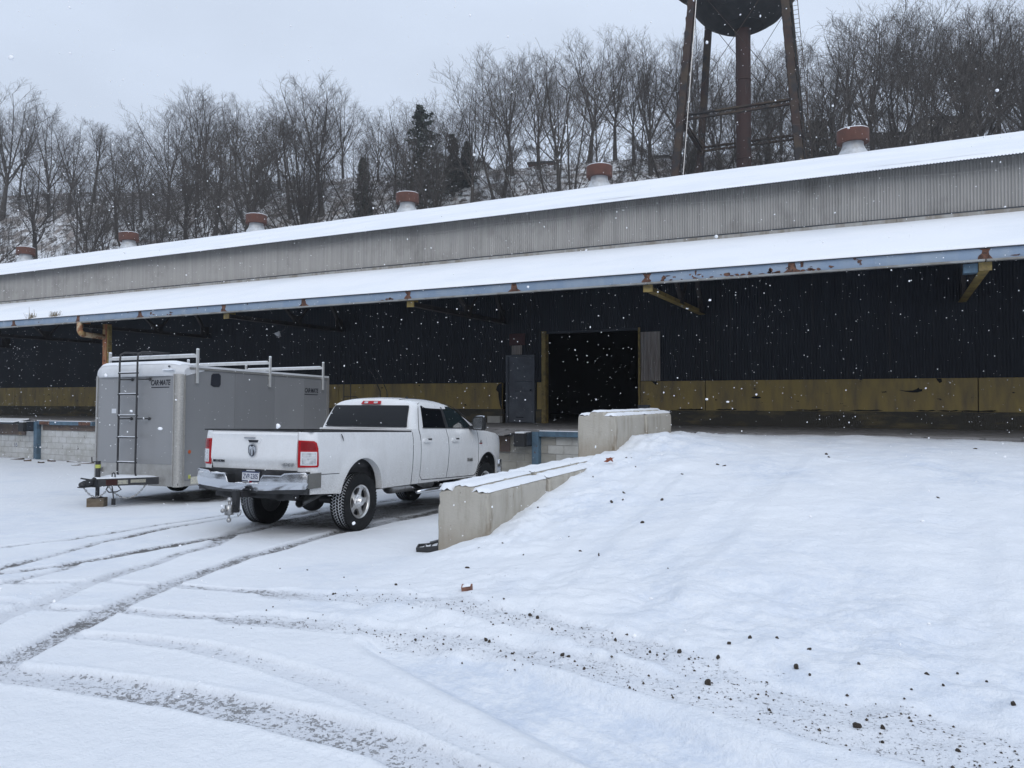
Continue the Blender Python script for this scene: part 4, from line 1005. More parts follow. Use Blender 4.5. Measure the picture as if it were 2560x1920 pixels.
# ---------------------------------------------------------------- houses on the hilltop
SIDING = {}
def house(name, px, D, ybot, w, dep, h_, roof, col, label, cat='house', yaw=15, wins=()):
    dx, dy = px_ray(px); d = D / (dx * HN[0] + dy * HN[1]); x, y = dx * d, dy * d; z = EYE + (997 - ybot) / 1923.0 * d
    e = empty(name, (x, y, z), (0, 0, R(yaw)), label, cat)
    mt = M(name + '_wall', col, .85, var=tuple(c * .82 for c in col), scale=.6, stretch=(1, 1, 6))
    MB().box(-w / 2, w / 2, 0, dep, -6, h_).build('wall', mt, e)
    if roof == 'flat':
        MB().box(-w / 2 - .15, w / 2 + .15, -.15, dep + .15, h_, h_ + .18).build('roof', DSTEEL, e)
        MB().box(-w / 2 - .1, w / 2 + .1, -.1, dep + .1, h_ + .183, h_ + .26).build('roof_snow', SNOW, e)
    else:
        g = MB(); g.prism([(-w / 2, h_), (w / 2, h_), (0, h_ + w * .28)], 0.003, dep - .003); g.build('gable', mt, e)
        ro = MB()
        for s in (-1, 1):
            ro.add([(0, -.3, h_ + w * .28 + .05), (s * (w / 2 + .3), -.3, h_ - .1), (s * (w / 2 + .3), dep + .3, h_ - .1), (0, dep + .3, h_ + w * .28 + .05),
                    (0, -.3, h_ + w * .28 + .22), (s * (w / 2 + .3), -.3, h_ + .05), (s * (w / 2 + .3), dep + .3, h_ + .05), (0, dep + .3, h_ + w * .28 + .22)],
                   [(0, 1, 2, 3), (4, 5, 6, 7), (0, 1, 5, 4), (2, 3, 7, 6), (1, 2, 6, 5)])
        ro.build('roof', SNOW, e)
    for (wx, wz, ww, wh) in wins:
        wi = MB().box(wx - ww / 2, wx + ww / 2, -.04, -.0, wz, wz + wh).build('window', WHITE, e)
        MB().box(wx - ww / 2 + .08, wx + ww / 2 - .08, -.06, -.041, wz + .08, wz + wh - .08).build('pane', GLASS, wi)
house('block_building', 2385, 99, 352, 6.0, 8, 2.9, 'flat', (.36, .33, .29), 'beige flat roofed building behind trees at the upper right', 'building', 22, [(-1.5, .9, 1, 1.1)])
house('low_building', 2235, 99, 375, 4.6, 7, 2.1, 'flat', (.29, .28, .28), 'low grey building on the hilltop beside the right roof vent', 'building', 22, [(.8, .6, .9, .8)])
house('hill_house', 1098, 99, 425, 1.9, 5, 1.0, 'gable', (.42, .47, .50), 'small pale blue gabled house beside the dark pine', 'house', 15, [(.2, .1, .6, .6)])
house('hill_shed', 1170, 98, 422, 4.2, 4, .9, 'flat', (.34, .36, .36), 'long low shed with snowy roof on the hilltop', 'shed', 12, [(-1.2, .2, .5, .5), (.4, .2, .5, .5)])
house('red_house', 1352, 98, 422, 3.3, 4, .9, 'flat', (.13, .065, .06), 'dull red house on the hilltop left of a roof vent', 'house', 15, [(.6, .1, .6, .6)])
house('row_house', 1665, 99, 418, 4.0, 6, 1.5, 'flat', (.20, .19, .185), 'grey house on the hilltop behind the left tower legs', 'house', 18, [(.8, .4, .7, .7)])
house('tower_house', 1895, 99, 415, 4.6, 6, 1.2, 'gable', (.24, .23, .22), 'grey house with snowy roof between the tower riser and right legs', 'house', 18, [(-.8, .2, .6, .7), (.9, .2, .6, .7)])
fe = empty('board_fence', (0, 0, 0), label='brown board fence on the hilltop below the small house', cat='fence')
dx, dy = px_ray(1115); d = 95.5 / (dx * HN[0] + dy * HN[1]); fx, fy = dx * d, dy * d
for i in range(16):
    x = fx - 2.2 + i * .28; y = fy + i * .075; z = EYE + (997 - 441) / 1923.0 * d
    MB().box(x, x + .25, y, y + .04, z - 1.6, z + .85 + rng.uniform(-.04, .04)).build('board', BROWN, fe)

# ================================================================ water tower behind the warehouse
WT = empty('water_tower', (-10.0, 59.5, zz(-2.0)), (0, 0, R(2)), 'black riveted water tower on laced rusty legs with central riser', 'water tower')
def tz(r): return r + 2.0            # height above the tower base
HC = tz(32.3)
def half(z): return 3.05 + (tz(31.0) - z) * .081
tk = MB(); prof = [(.62, HC - 4.42)] + [(4.42 * math.sin(a), HC - 4.42 * math.cos(a)) for a in [R(q) for q in range(9, 91, 6)]] + [(4.42, HC + 5), (4.55, HC + 5.1), (.1, HC + 7.2)]
tank = tk.lathe(prof, 48).build('tank', TBLACK, WT, smooth=True)
MB().lathe([(4.44, HC - .25), (5.35, HC - .3), (5.35, HC - .18), (4.44, HC - .12)], 48).build('walkway', TRUST, WT)
rl = MB()
for q in (.55, 1.05): rl.tube([(5.3 * math.cos(a), 5.3 * math.sin(a), HC - .15 + q) for a in [2 * PI * i / 40 for i in range(40)]], .025, 4, closed=True)
for i in range(20):
    a = 2 * PI * i / 20; rl.tube([(5.3 * math.cos(a), 5.3 * math.sin(a), HC - .15), (5.3 * math.cos(a), 5.3 * math.sin(a), HC + .9)], .025, 4)
rl.build('walkway_rail', TRUST, WT)
sp = MB()
for q in (-2.9, -1.5):
    zc = HC - math.sqrt(4.42 ** 2 - (4.42 + q * .0) ** 2 * .0) if False else None
for ang in (20, 40, 60, 80):
    rr = 4.425 * math.sin(R(ang)); z = HC - 4.425 * math.cos(R(ang)); sp.tube([(rr * math.cos(a), rr * math.sin(a), z) for a in [2 * PI * i / 48 for i in range(48)]], .03, 4, closed=True)
sp.build('seam', TBLACK, tank)
rs_ = MB(); rs_.lathe([(.55, 0), (.55, HC - 4.3)], 24)
ri = rs_.build('riser', TPIPE, WT, smooth=True)
for z in (8, 14, 20, 26): MB().lathe([(.56, z), (.585, z + .01), (.585, z + .1), (.56, z + .11)], 24).build('riser_seam', TPIPE, ri, smooth=True)
def leg(sx, sy, mat):
    zt = tz(31.3)
    def P(z): return Vector((sx * half(z), sy * half(z), z))
    b = MB(); ax = Vector((1, 0, 0)); ay = Vector((0, 1, 0))
    lg = MB()
    for s in (-1, 1):
        o = ay * s * .22
        lg.bar(P(0) + o, P(zt) + o, .50, .10, up=(0, 1, 0))
    for s in (-1, 1): lg.bar(P(0) + ax * s * .235 + ay * .0, P(zt) + ax * s * .235, .035, .30, up=(0, 1, 0)) if s > 0 else None
    l = lg.build('leg', mat, WT)
    n = 60
    for xx in (-.265, .265):
        for i in range(n):
            za, zb = zt * i / n, zt * (i + 1) / n; s = 1 if i % 2 else -1
            MB().bar(P(za) + ax * xx + ay * .26 * s, P(zb) + ax * xx - ay * .26 * s, .03, .09, up=(1, 0, 0)).build('lacing_bar', mat, l) if (sy < 0 and za > tz(15)) else None
    MB().box(-.45, .45, -.45, .45, -.6, .25, Matrix.Translation(P(0))).build('footing', CONC, l)
    return l
for sx, sy in ((-1, -1), (1, -1), (-1, 1), (1, 1)): leg(sx, sy, TRUST if sy < 0 else TBLACK if sx > 0 else TRUST)
for z, nm in ((tz(20.5), 'strut'), (tz(9.5), 'strut')):
    h_ = half(z)
    for a, c in (((-h_, -h_), (h_, -h_)), ((h_, -h_), (h_, h_)), ((h_, h_), (-h_, h_)), ((-h_, h_), (-h_, -h_))):
        A, B = Vector((*a, z)), Vector((*c, z)); b = MB()
        u_ = (B - A).normalized().cross(Vector((0, 0, 1)))
        b.bar(A + Vector((0, 0, .16)), B + Vector((0, 0, .16)), .26, .12); b.bar(A - Vector((0, 0, .16)), B - Vector((0, 0, .16)), .26, .12)
        n = 18
        for i in range(n): b.bar(A + (B - A) * i / n + Vector((0, 0, .15 if i % 2 else -.15)), A + (B - A) * (i + 1) / n + Vector((0, 0, -.15 if i % 2 else .15)), .03, .05)
        b.build('strut', TRUST, WT)
for zlo, zhi in ((tz(20.6), tz(30.6)), (tz(9.6), tz(20.4)), (.3, tz(9.4))):
    for sgn in (-1, 1):
        hl, hh = half(zlo), half(zhi)
        for (a, c) in (((-hl, sgn * hl), (hh, sgn * hh)), ((hl, sgn * hl), (-hh, sgn * hh)), ((sgn * hl, -hl), (sgn * hh, hh)), ((sgn * hl, hl), (sgn * hh, -hh))):
            MB().tube([Vector((*a, zlo)), Vector((*c, zhi))], .022, 4).build('tie_rod', TRUST, WT)
# ladder up the right front leg
ld = MB()
def LP(z, s): return Vector((half(z) + .62 + s * .18, -half(z) - .1, z))
for s in (-1, 1): ld.tube([LP(0, s), LP(tz(33), s)], .03, 4)
ladder = ld.build('ladder', TRUST, WT)
rg = MB(); z = .3
while z < tz(33): rg.tube([LP(z, -1), LP(z, 1)], .016, 4); z += .33
rg.build('rungs', TRUST, ladder)
MB().tube([(-half(0) + .95, -half(0), 0), (-3.2 + .5, -3.4, tz(31))], .035, 5).build('conduit', STEEL, WT)

# ================================================================ white crew cab pickup
def dirty_paint(name, col, dirt, z0, z1):
    """body paint with road film: more salt and mud towards the sills (local z)"""
    m = bpy.data.materials.new(name); m.use_nodes = True
    n, l = m.node_tree.nodes, m.node_tree.links; b = n['Principled BSDF']
    tc = n.new('ShaderNodeTexCoord'); sp = n.new('ShaderNodeSeparateXYZ'); l.new(tc.outputs['Object'], sp.inputs[0])
    r = n.new('ShaderNodeMapRange'); r.inputs['From Min'].default_value = z1; r.inputs['From Max'].default_value = z0; r.inputs['To Min'].default_value = .0; r.inputs['To Max'].default_value = .72
    l.new(sp.outputs['Z'], r.inputs['Value'])
    mp = n.new('ShaderNodeMapping'); mp.inputs['Scale'].default_value = (1, 1, .45); l.new(tc.outputs['Object'], mp.inputs['Vector'])
    t = n.new('ShaderNodeTexNoise'); t.inputs['Scale'].default_value = 5.; t.inputs['Detail'].default_value = 7.; t.inputs['Roughness'].default_value = .65; l.new(mp.outputs['Vector'], t.inputs['Vector'])
    a = n.new('ShaderNodeMath'); a.operation = 'MULTIPLY_ADD'; l.new(t.outputs['Fac'], a.inputs[0]); a.inputs[1].default_value = .9; a.inputs[2].default_value = -.33
    s = n.new('ShaderNodeMath'); s.operation = 'ADD'; s.use_clamp = True; l.new(a.outputs[0], s.inputs[0]); l.new(r.outputs['Result'], s.inputs[1])
    t2 = n.new('ShaderNodeTexNoise'); t2.inputs['Scale'].default_value = 60.; t2.inputs['Detail'].default_value = 3.; l.new(tc.outputs['Object'], t2.inputs['Vector'])
    f2 = n.new('ShaderNodeMath'); f2.operation = 'MULTIPLY'; l.new(s.outputs[0], f2.inputs[0])
    q = n.new('ShaderNodeMapRange'); q.inputs['From Min'].default_value = .35; q.inputs['From Max'].default_value = .7; q.inputs['To Min'].default_value = .35; q.inputs['To Max'].default_value = 1.0; l.new(t2.outputs['Fac'], q.inputs['Value']); l.new(q.outputs['Result'], f2.inputs[1])
    x = n.new('ShaderNodeMix'); x.data_type = 'RGBA'; l.new(f2.outputs[0], x.inputs['Factor']); x.inputs['A'].default_value = (*col, 1); x.inputs['B'].default_value = (*dirt, 1)
    l.new(x.outputs['Result'], b.inputs['Base Color'])
    rr = n.new('ShaderNodeMapRange'); rr.inputs['To Min'].default_value = .25; rr.inputs['To Max'].default_value = .7; l.new(f2.outputs[0], rr.inputs['Value']); l.new(rr.outputs['Result'], b.inputs['Roughness'])
    b.inputs['Coat Weight'].default_value = .25; b.inputs['Coat Roughness'].default_value = .12
    return m
PAINT = dirty_paint('white_body_paint', (.76, .775, .79), (.40, .385, .36), .55, 1.15)

RIMM, TY = ALLOY, TYRE
def build_wheel_meshes():
    Rt, wd = .42, .27
    # carcass: outside is +z in lathe space
    c = MB(); c.mi = 0
    c.lathe([(.235, wd * .40), (.30, wd * .5), (.355, wd * .515), (.395, wd * .48), (.408, wd * .42)], 64)
    c.lathe([(.408, -wd * .42), (.395, -wd * .48), (.355, -wd * .515), (.30, -wd * .5), (.235, -wd * .40)], 64)
    c.mi = 1
    c.lathe([(.408, wd * .42), (.4125, wd * .38), (.4125, -wd * .38), (.408, -wd * .42)], 64)
    c.mi = 0
    n = 60
    for ri, (zc, w_) in enumerate(((-.104, .044), (-.052, .034), (0, .034), (.052, .034), (.104, .044))):
        for i in range(n):
            a0 = 2 * PI * (i + .5 * (ri % 2)) / n; da = 2 * PI / n * .70
            sk = .012 * (1 if ri in (0, 2, 4) else -1)
            P = []
            for rr in (.400, .4215):
                for (aa, zz_) in ((a0, zc - w_ / 2), (a0 + da, zc - w_ / 2), (a0 + da, zc + w_ / 2), (a0, zc + w_ / 2)):
                    a_ = aa + sk * (zz_ - zc) / w_ * 3
                    if ri in (0, 4) and rr > .41: zz_ *= .985
                    P.append((rr * math.cos(a_), rr * math.sin(a_), zz_))
            c.add(P, [(4, 5, 6, 7), (0, 1, 5, 4), (1, 2, 6, 5), (2, 3, 7, 6), (3, 0, 4, 7)])
    tyre = c.mesh('tyre', [TY, SNOW], angle=35)
    r = MB()
    # rim barrel + lip
    r.lathe([(.222, .105), (.242, .118), (.246, .108), (.236, .09), (.215, .06), (.205, -.09)], 48)
    # disc with five windows
    def P(u, v, w):
        d = math.hypot(u, v); return (u, v, .088 + w - .030 * (1 - (d / .22)) * (1 if d > .07 else 1) + (.028 if d < .075 else 0))
    outer = [(.224 * math.cos(2 * PI * i / 60), .224 * math.sin(2 * PI * i / 60)) for i in range(60)]
    loops = [outer]
    for k in range(5):
        a = 2 * PI * k / 5 + PI / 2
        hole = []
        for (rr, da) in ((.112, -.20), (.150, -.40), (.192, -.43), (.206, -.30), (.208, 0), (.206, .30), (.192, .43), (.150, .40), (.112, .20), (.104, 0)):
            hole.append((rr * math.cos(a + da), rr * math.sin(a + da)))
        loops.append(hole)
    r.sheet(loops, .022, P, depth=.035)
    r.lathe([(.078, .085), (.078, .112), (.066, .122), (.052, .150), (.046, .158), (.001, .160)], 20)
    for k in range(8):
        a = 2 * PI * k / 8; r.lathe([(.0001, .138), (.011, .138), (.013, .105)], 6, Matrix.Translation((.061 * math.cos(a), .061 * math.sin(a), 0)))
    rim = r.mesh('rim', [RIMM], angle=35)
    d = MB(); d.lathe([(.205, .05), (.205, -.09), (.10, -.095), (.0001, -.095)], 32); d.lathe([(.0001, .03), (.17, .03), (.18, -.02)], 24); d.lathe([(.24, -.10), (.0001, -.102)], 32)
    back = d.mesh('brake', [BLACKP], smooth=True)
    return tyre, rim, back
TYRE_ME, RIM_ME, BRAKE_ME = build_wheel_meshes()
def wheel(parent, x, y, z, right, spin=0, tilt=0):
    e = bpy.data.objects.new('wheel', None); e.empty_display_size = .1
    put(e, parent, (x, y, z), (R(90) * 0, R(90) if right else R(-90), 0))
    t = obj('tyre', TYRE_ME, e, rot=(0, 0, spin)); obj('rim', RIM_ME, t, rot=(0, 0, spin * .7)); obj('brake', BRAKE_ME, t)
    return e

TK = empty('pickup_truck', (-7.79, 8.90, zz(-1.885)), (R(-2.2), 0, R(3.2)), 'white crew cab pickup truck with chrome bumper parked nose in at the dock', 'pickup truck')
TK.scale = (.945, .985, .985)
def wz(z): return float(np.interp(z, [.45, .55, .62, .75, .785, .80, .95, 1.12, 1.26, 1.36, 1.43, 1.475], [.945, .962, .972, .983, .985, .994, 1.0, 1.004, .999, .989, .972, .955]))
def nose(y):
    o = 0
    if y > 4.5: o -= .16 * ((y - 4.5) / .7) ** 2
    return o
def flare(y, z):
    o = 0
    for yc in (0.0, 4.29):
        d = math.hypot(y - yc, z - .53); o += .022 * math.exp(-((d - .54) / .075) ** 2)
    return o
def side(sg):
    return lambda y, z, w: (sg * (wz(z) + nose(y) + flare(y, z) + w), y, z)
def arch(yc, r_=.52, zb=.57, n=26, rev=False):
    zc = .53; a0 = math.asin((zb - zc) / r_); pts = [(yc - r_ * math.cos(a), zc + r_ * math.sin(a)) for a in [a0 + (PI - 2 * a0) * i / n for i in range(n + 1)]]
    return pts
def corner(sg):
    """rounded rear corner: t 0 (tailgate side) .. 1 (flank)"""
    def f(t, z, w):
        a = max(0, min(1, t)) * PI / 2
        x = .775 + (wz(z) - .775) * math.sin(a) + w * math.sin(a); y = -1.215 + .15 * (1 - math.cos(a)) - w * math.cos(a)
        return (sg * x, y, z)
    return f
def fl(sg, fs):      # keep faces pointing outwards for mirrored sheets
    return fs
for sg in (1, -1):
    S_ = side(sg)
    b = MB(); b.sheet([[(-1.065, .60)] + arch(0) + [(1.405, .575), (1.405, 1.425), (-1.065, 1.425)]], .055, S_, depth=.03)
    g = corner(sg); b.grid(lambda u_, v_: g(u_, .60 + .825 * v_, 0), 8, 14)
    bs = b.build('bed_side', PAINT, TK, angle=38)
    lipm = MB(); zc = .53
    lipm.grid(lambda u_, v_: (sg * (wz(zc + .51 * math.sin(PI * (1 - u_))) + .016 - .10 * v_), -.51 * math.cos(PI * u_), max(.57, zc + .52 * math.sin(PI * u_) - .012 * v_)), 30, 2); lipm.build('wheel_arch_lip', PAINT, bs, smooth=True)
    # tail lamp
    lo, hi = .955, 1.315
    L = MB().sheet([[(.02, lo), (.95, lo + .005), (1.0, lo + .03), (.93, 1.21), (.84, 1.285), (.70, 1.308), (.02, hi)]], .06, lambda t, z, w: g(t, z, w + .012), depth=.02)
    lamp = L.build('tail_lamp', REDLENS, TK, angle=38)
    MB().sheet([[(.14, 1.185), (.80, 1.185), (.74, 1.27), (.62, 1.29), (.14, 1.295)]], .05, lambda t, z, w: g(t, z, w + .015), depth=.002).build('upper_lens', REDDARK, lamp, angle=38)
    MB().sheet([[(.14, .985), (.85, .985), (.84, 1.165), (.14, 1.165)]], .05, lambda t, z, w: g(t, z, w + .016), depth=.003).build('lens_frame', CAPW, lamp, angle=38)
    MB().sheet([[(.20, 1.095), (.78, 1.095), (.77, 1.148), (.20, 1.148)]], .05, lambda t, z, w: g(t, z, w + .019), depth=.002).build('reverse_lens', CLEARL, lamp, angle=38)
    MB().sheet([[(.20, 1.0), (.79, 1.0), (.78, 1.08), (.20, 1.08)]], .05, lambda t, z, w: g(t, z, w + .019), depth=.002).build('reverse_lens', CLEARL, lamp, angle=38)
    # black rail cap
    c = MB(); c.box(*sorted((sg * .82, sg * .965)), -1.19, 1.40, 1.4265, 1.447); c.build('rail_cap', BLACKP, TK)
    # cab corner, doors, fender
    MB().sheet([[(1.425, .575), (1.655, .575), (1.655, .66), (1.68, .62), (1.68, .575), (3.80, .575), (3.80, .605), (1.75, .625), (1.67, .70), (1.665, 1.2), (1.63, 1.475), (1.425, 1.475)]], .06, S_, depth=.03).build('cab_sill', PAINT, TK, angle=38)
    rd = MB().sheet([[(1.755, .632), (2.612, .618), (2.635, .80), (2.655, 1.1), (2.63, 1.33), (2.60, 1.478), (1.645, 1.478), (1.672, 1.2), (1.677, .70)]], .06, S_, depth=.03).build('rear_door', PAINT, TK, angle=38)
    fd = MB().sheet([[(2.620, .618), (3.70, .606), (3.78, .66), (3.835, .85), (3.862, 1.1), (3.84, 1.478), (2.608, 1.478), (2.638, 1.33), (2.664, 1.1), (2.643, .80)]], .06, S_, depth=.03).build('front_door', PAINT, TK, angle=38)
    MB().sheet([[(3.81, .575)] + arch(4.29)[0:0] + [(3.772, .60)] + [p for p in arch(4.29, .505)] + [(4.90, .62), (5.12, .86), (5.17, 1.0), (5.15, 1.2), (5.02, 1.32), (4.7, 1.40), (4.2, 1.448), (3.85, 1.472), (3.872, 1.1), (3.845, .85), (3.79, .66)]], .055, S_, depth=.03).build('front_fender', PAINT, TK, angle=38)
    for dr_, y0 in ((rd, 1.74), (fd, 2.76)):
        hd = MB(); hd.sheet([[(y0, 1.265), (y0 + .02, 1.25), (y0 + .23, 1.255), (y0 + .245, 1.285), (y0 + .23, 1.315), (y0 + .02, 1.312), (y0, 1.30)]], .05, lambda y, z, w: (sg * (wz(z) + .028 + w), y, z), depth=.03)
        ho = hd.build('door_handle', PAINT, dr_, angle=38)
        MB().sheet([[(y0 + .13, 1.292), (y0 + .25, 1.292), (y0 + .25, 1.318), (y0 + .13, 1.318)]], .05, lambda y, z, w: (sg * (wz(z) + .031 + w), y, z), depth=.02).build('keyhole_trim', BLACKP, ho if False else dr_)
    for pts_ in ([(1.650, 1.478), (1.668, 1.2), (1.674, .70), (1.75, .629), (2.615, .614), (3.70, .603), (3.785, .66), (3.84, .85), (3.867, 1.1), (3.845, 1.478)], [(2.604, 1.478), (2.634, 1.33), (2.660, 1.1), (2.639, .80), (2.616, .618)], [(1.415, 1.42), (1.415, .58)], [(-1.05, .86), (-.58, .855)]):
        m_ = MB(); q_ = []
        for (a0, b0), (a1, b1) in zip(pts_[:-1], pts_[1:]):
            k_ = max(1, int(math.hypot(a1 - a0, b1 - b0) / .08)); q_ += [S_(a0 + (a1 - a0) * i / k_, b0 + (b1 - b0) * i / k_, -.001) for i in range(k_)]
        q_.append(S_(*pts_[-1], -.001)); m_.tube(q_, .0065 if len(pts_) > 2 else .005, 5); m_.build('panel_gap', INK, TK)
    # running board
    rb = MB(); rb.box(*sorted((sg * .80, sg * 1.0)), 1.78, 3.70, .425, .465); rbo = rb.build('running_board', BLACKP, TK)
    rr_ = MB(); rr_.tube([(sg * .93, 1.66, .43), (sg * 1.0, 1.80, .443), (sg * 1.01, 3.66, .443), (sg * .93, 3.82, .43)], .036, 10); rr_.build('chrome_rail', CHROME, rbo, smooth=True)
    for yy in (1.95, 3.4): MB().bar((sg * .6, yy, .55), (sg * .9, yy, .44), .06, .05).build('bracket', BLACKP, rbo)
    # mirror
    mi = MB(); mi.bar((sg * .93, 3.58, 1.50), (sg * 1.06, 3.56, 1.52), .10, .06); mi.sheet([[(.0, .0), (.20, -.01), (.225, .03), (.225, .22), (.19, .26), (.04, .255), (-.01, .20)]], .06, lambda u_, v_, w: (sg * (1.04 + u_), 3.52 - w * 0 + .02 * (u_ - .1) + (0 if w == 0 else -w), 1.465 + v_), depth=.13)
    mo = mi.build('mirror', BLACKP, TK, angle=40)
    MB().sheet([[(.025, .02), (.19, .012), (.205, .05), (.203, .21), (.175, .235), (.05, .23), (.02, .18)]], .06, lambda u_, v_, w: (sg * (1.04 + u_), 3.512 + .02 * (u_ - .1), 1.465 + v_)).build('mirror_glass', CHROME, mo)
    MB().grid(lambda u_, v_: (sg * (1.06 + .20 * u_), 3.66 - .02 + .0 * v_ - .08 * v_, 1.735 - .03 * v_ * v_ + .012 * math.sin(PI * u_)), 6, 4).build('mirror_cap', CHROME, mo, smooth=True)
    # inner wheel wells and arches
    for yc in (0., 4.29):
        w_ = MB(); w_.grid(lambda u_, v_: (sg * (.955 - .47 * v_), yc - .535 * math.cos(PI * u_), .56 + .535 * math.sin(PI * u_)), 24, 2)
        w_.grid(lambda u_, v_: (sg * .485, yc - .535 * math.cos(PI * u_) * v_, .56 + .535 * math.sin(PI * u_) * v_), 24, 1)
        w_.build('wheel_well', BLACKP, TK, smooth=True)
    for yc in (0., 4.29): wheel(TK, sg * .845, yc, .415, sg > 0, spin=.4 + yc)
# bed interior
b = MB(); b.box(-.80, .80, -1.15, 1.38, .90, .93); b.box(-.86, -.80, -1.15, 1.38, .90, 1.42); b.box(.80, .86, -1.15, 1.38, .90, 1.42); b.box(-.86, .86, 1.36, 1.40, .90, 1.425); b.build('bed_liner', BLACKP, TK)
MB().box(-.84, .84, 1.34, 1.402, 1.4265, 1.447).build('bulkhead_cap', BLACKP, TK)
# tailgate
def tgy(z, x): 
    y = float(np.interp(z, [.90, .94, .985, 1.02, 1.06, 1.28, 1.34, 1.385, 1.415, 1.43], [-1.205, -1.212, -1.216, -1.236, -1.243, -1.232, -1.228, -1.238, -1.232, -1.205]))
    c = 1 - abs(x) / .77
    if z < 1.05: y += .012 * (1 if abs(x) > .45 else 0) * (1.05 - z) / .15
    return y
tg = MB().sheet([[(-.768, .908), (.768, .908), (.768, 1.428), (-.768, 1.428)]], .035, lambda x, z, w: (x, tgy(z, x) - w, z), depth=.05).build('tailgate', PAINT, TK, angle=38)
MB().box(-.765, .765, -1.225, -1.16, 1.4295, 1.446).build('tailgate_cap', BLACKP, tg)
MB().sheet([[(-.15, 1.352), (.05, 1.362), (.13, 1.355), (.15, 1.32), (.12, 1.265), (-.07, 1.262), (-.11, 1.31)]], .05, lambda x, z, w: (x, -1.242 - w, z), depth=.03).build('handle_bezel', PAINT, tg)
MB().box(-.145, .05, -1.262, -1.243, 1.325, 1.342).build('handle_grip', CHROME, tg)
MB().sheet([[(-.085, 1.305), (.10, 1.305), (.085, 1.272), (-.065, 1.270)]], .05, lambda x, z, w: (x, -1.247 - w, z), depth=.004).build('handle_recess', INK, tg)
# ram head emblem: chrome shield rim, dark field, horned head
em = MB(); em.sheet([[(-.062, .075), (0, .092), (.062, .075), (.075, .03), (.07, -.03), (.045, -.075), (0, -.095), (-.045, -.075), (-.07, -.03), (-.075, .03)],
                     [(-.053, .062), (-.065, .028), (-.060, -.026), (-.038, -.066), (0, -.084), (.038, -.066), (.060, -.026), (.065, .028), (.053, .062), (0, .079)]], .02, lambda x, z, w: (x, -1.256 - w, 1.165 + z), depth=.014)
emo = em.build('emblem', CHROME, tg)
MB().sheet([[(-.054, .064), (0, .08), (.054, .064), (.066, .028), (.061, -.027), (.039, -.067), (0, -.085), (-.039, -.067), (-.061, -.027), (-.066, .028)]], .02, lambda x, z, w: (x, -1.246 - w, 1.165 + z)).build('emblem_field', INK, emo)
hd = MB(); hd.sheet([[(0, .042), (.018, .062), (.042, .058), (.058, .032), (.056, -.005), (.040, -.045), (.034, -.048), (.036, -.012), (.030, .012), (.022, .018), (.020, -.02), (.014, -.066), (0, -.074), (-.014, -.066), (-.020, -.02), (-.022, .018), (-.030, .012), (-.036, -.012), (-.034, -.048), (-.040, -.045), (-.056, -.005), (-.058, .032), (-.042, .058), (-.018, .062)]], .015, lambda x, z, w: (x, -1.254 - w - .008 * (1 - min(1, abs(x) / .05)), 1.165 + z), depth=.008)
hd.build('emblem_head', CHROME, emo, angle=38)
obj('badge', text_mesh('badge', 'BIG HORN', .045, INK, .003, bold=.0015), tg, (-.63, -1.232, 1.005), (R(90), 0, 0))
obj('badge_4x4', text_mesh('badge_4x4', '4X4', .062, STEEL, .004, shear=.25, bold=.001), tg, (.60, -1.226, .985), (R(90), 0, 0)).scale = (1.9, 1, 1)
# rear bumper
def by(x): return -1.405 + .03 * abs(x) + .13 * abs(x) ** 4
out = [(-.96, .675), (-.60, .660), (-.36, .640), (.36, .640), (.60, .660), (.96, .675), (.99, .74), (.985, .855), (.96, .885), (.68, .868), (.63, .838), (.345, .838), (.315, .80), (.285, .728), (.255, .715), (-.255, .715), (-.285, .728), (-.315, .80), (-.345, .838), (-.63, .838), (-.68, .868), (-.96, .885), (-.985, .855), (-.99, .74)]
bu = MB(); bu.sheet([out], .028, lambda x, z, w: (x * (1 + w * 0), by(x) - .02 * math.sin(PI * min(1, max(0, (z - .64) / .24))) - w * 1.0, z), depth=.035)
for sg in (1, -1): bu.grid(lambda u_, v_: (sg * (.99 + .012 * math.sin(PI / 2 * u_)), by(.99) + .0 + .26 * u_, .68 + .005 * u_ + .20 * v_), 5, 5)
bpr = bu.build('rear_bumper', CHROME, TK, angle=38)
MB().tube([(x, by(x) - .008, z + .004) for x, z in out[7:23]], .010, 6, cap=True).build('bumper_edge', CHROME, bpr, smooth=True)
pd = MB(); pd.sheet([[(-.95, -1.2), (-.95, -1.27), (-.66, -1.36), (-.32, -1.385), (-.32, -1.2)]], .08, lambda x, y, w: (x, y, .842 + .0 * w), depth=.03); pd.sheet([[(.95, -1.2), (.95, -1.27), (.66, -1.36), (.32, -1.385), (.32, -1.2)]], .08, lambda x, y, w: (x, y, .842), depth=.03)
pd.box(-.33, .33, -1.39, -1.2, .690, .716); pd.box(-.97, .97, -1.25, -1.19, .60, .9); pd.box(-.335, -.30, -1.385, -1.2, .716, .84); pd.box(.30, .335, -1.385, -1.2, .716, .84)
pd.build('step_pad', BLACKP, bpr)
MB().grid(lambda u_, v_: (-.95 + 1.9 * u_, by(-.95 + 1.9 * u_) + .02 + .05 * v_, .668 - .02 * math.sin(PI * u_) - .055 * v_), 24, 3).build('valance', BLACKP, bpr, smooth=True)
for (xa, xb, ya, zb_) in ((-.9, -.42, -1.34, .843), (-.22, -.06, -1.35, .718), (-.02, .26, -1.36, .718)):
    MB().grid(lambda u_, v_: (xa + (xb - xa) * u_, ya + .05 * v_, zb_ + .014 * math.sin(PI * u_) ** .5 * math.sin(PI * v_) ** .5 * (1 + .4 * math.sin(u_ * 21))), 12, 5).build('snow_patch', SNOW, bpr, smooth=True)
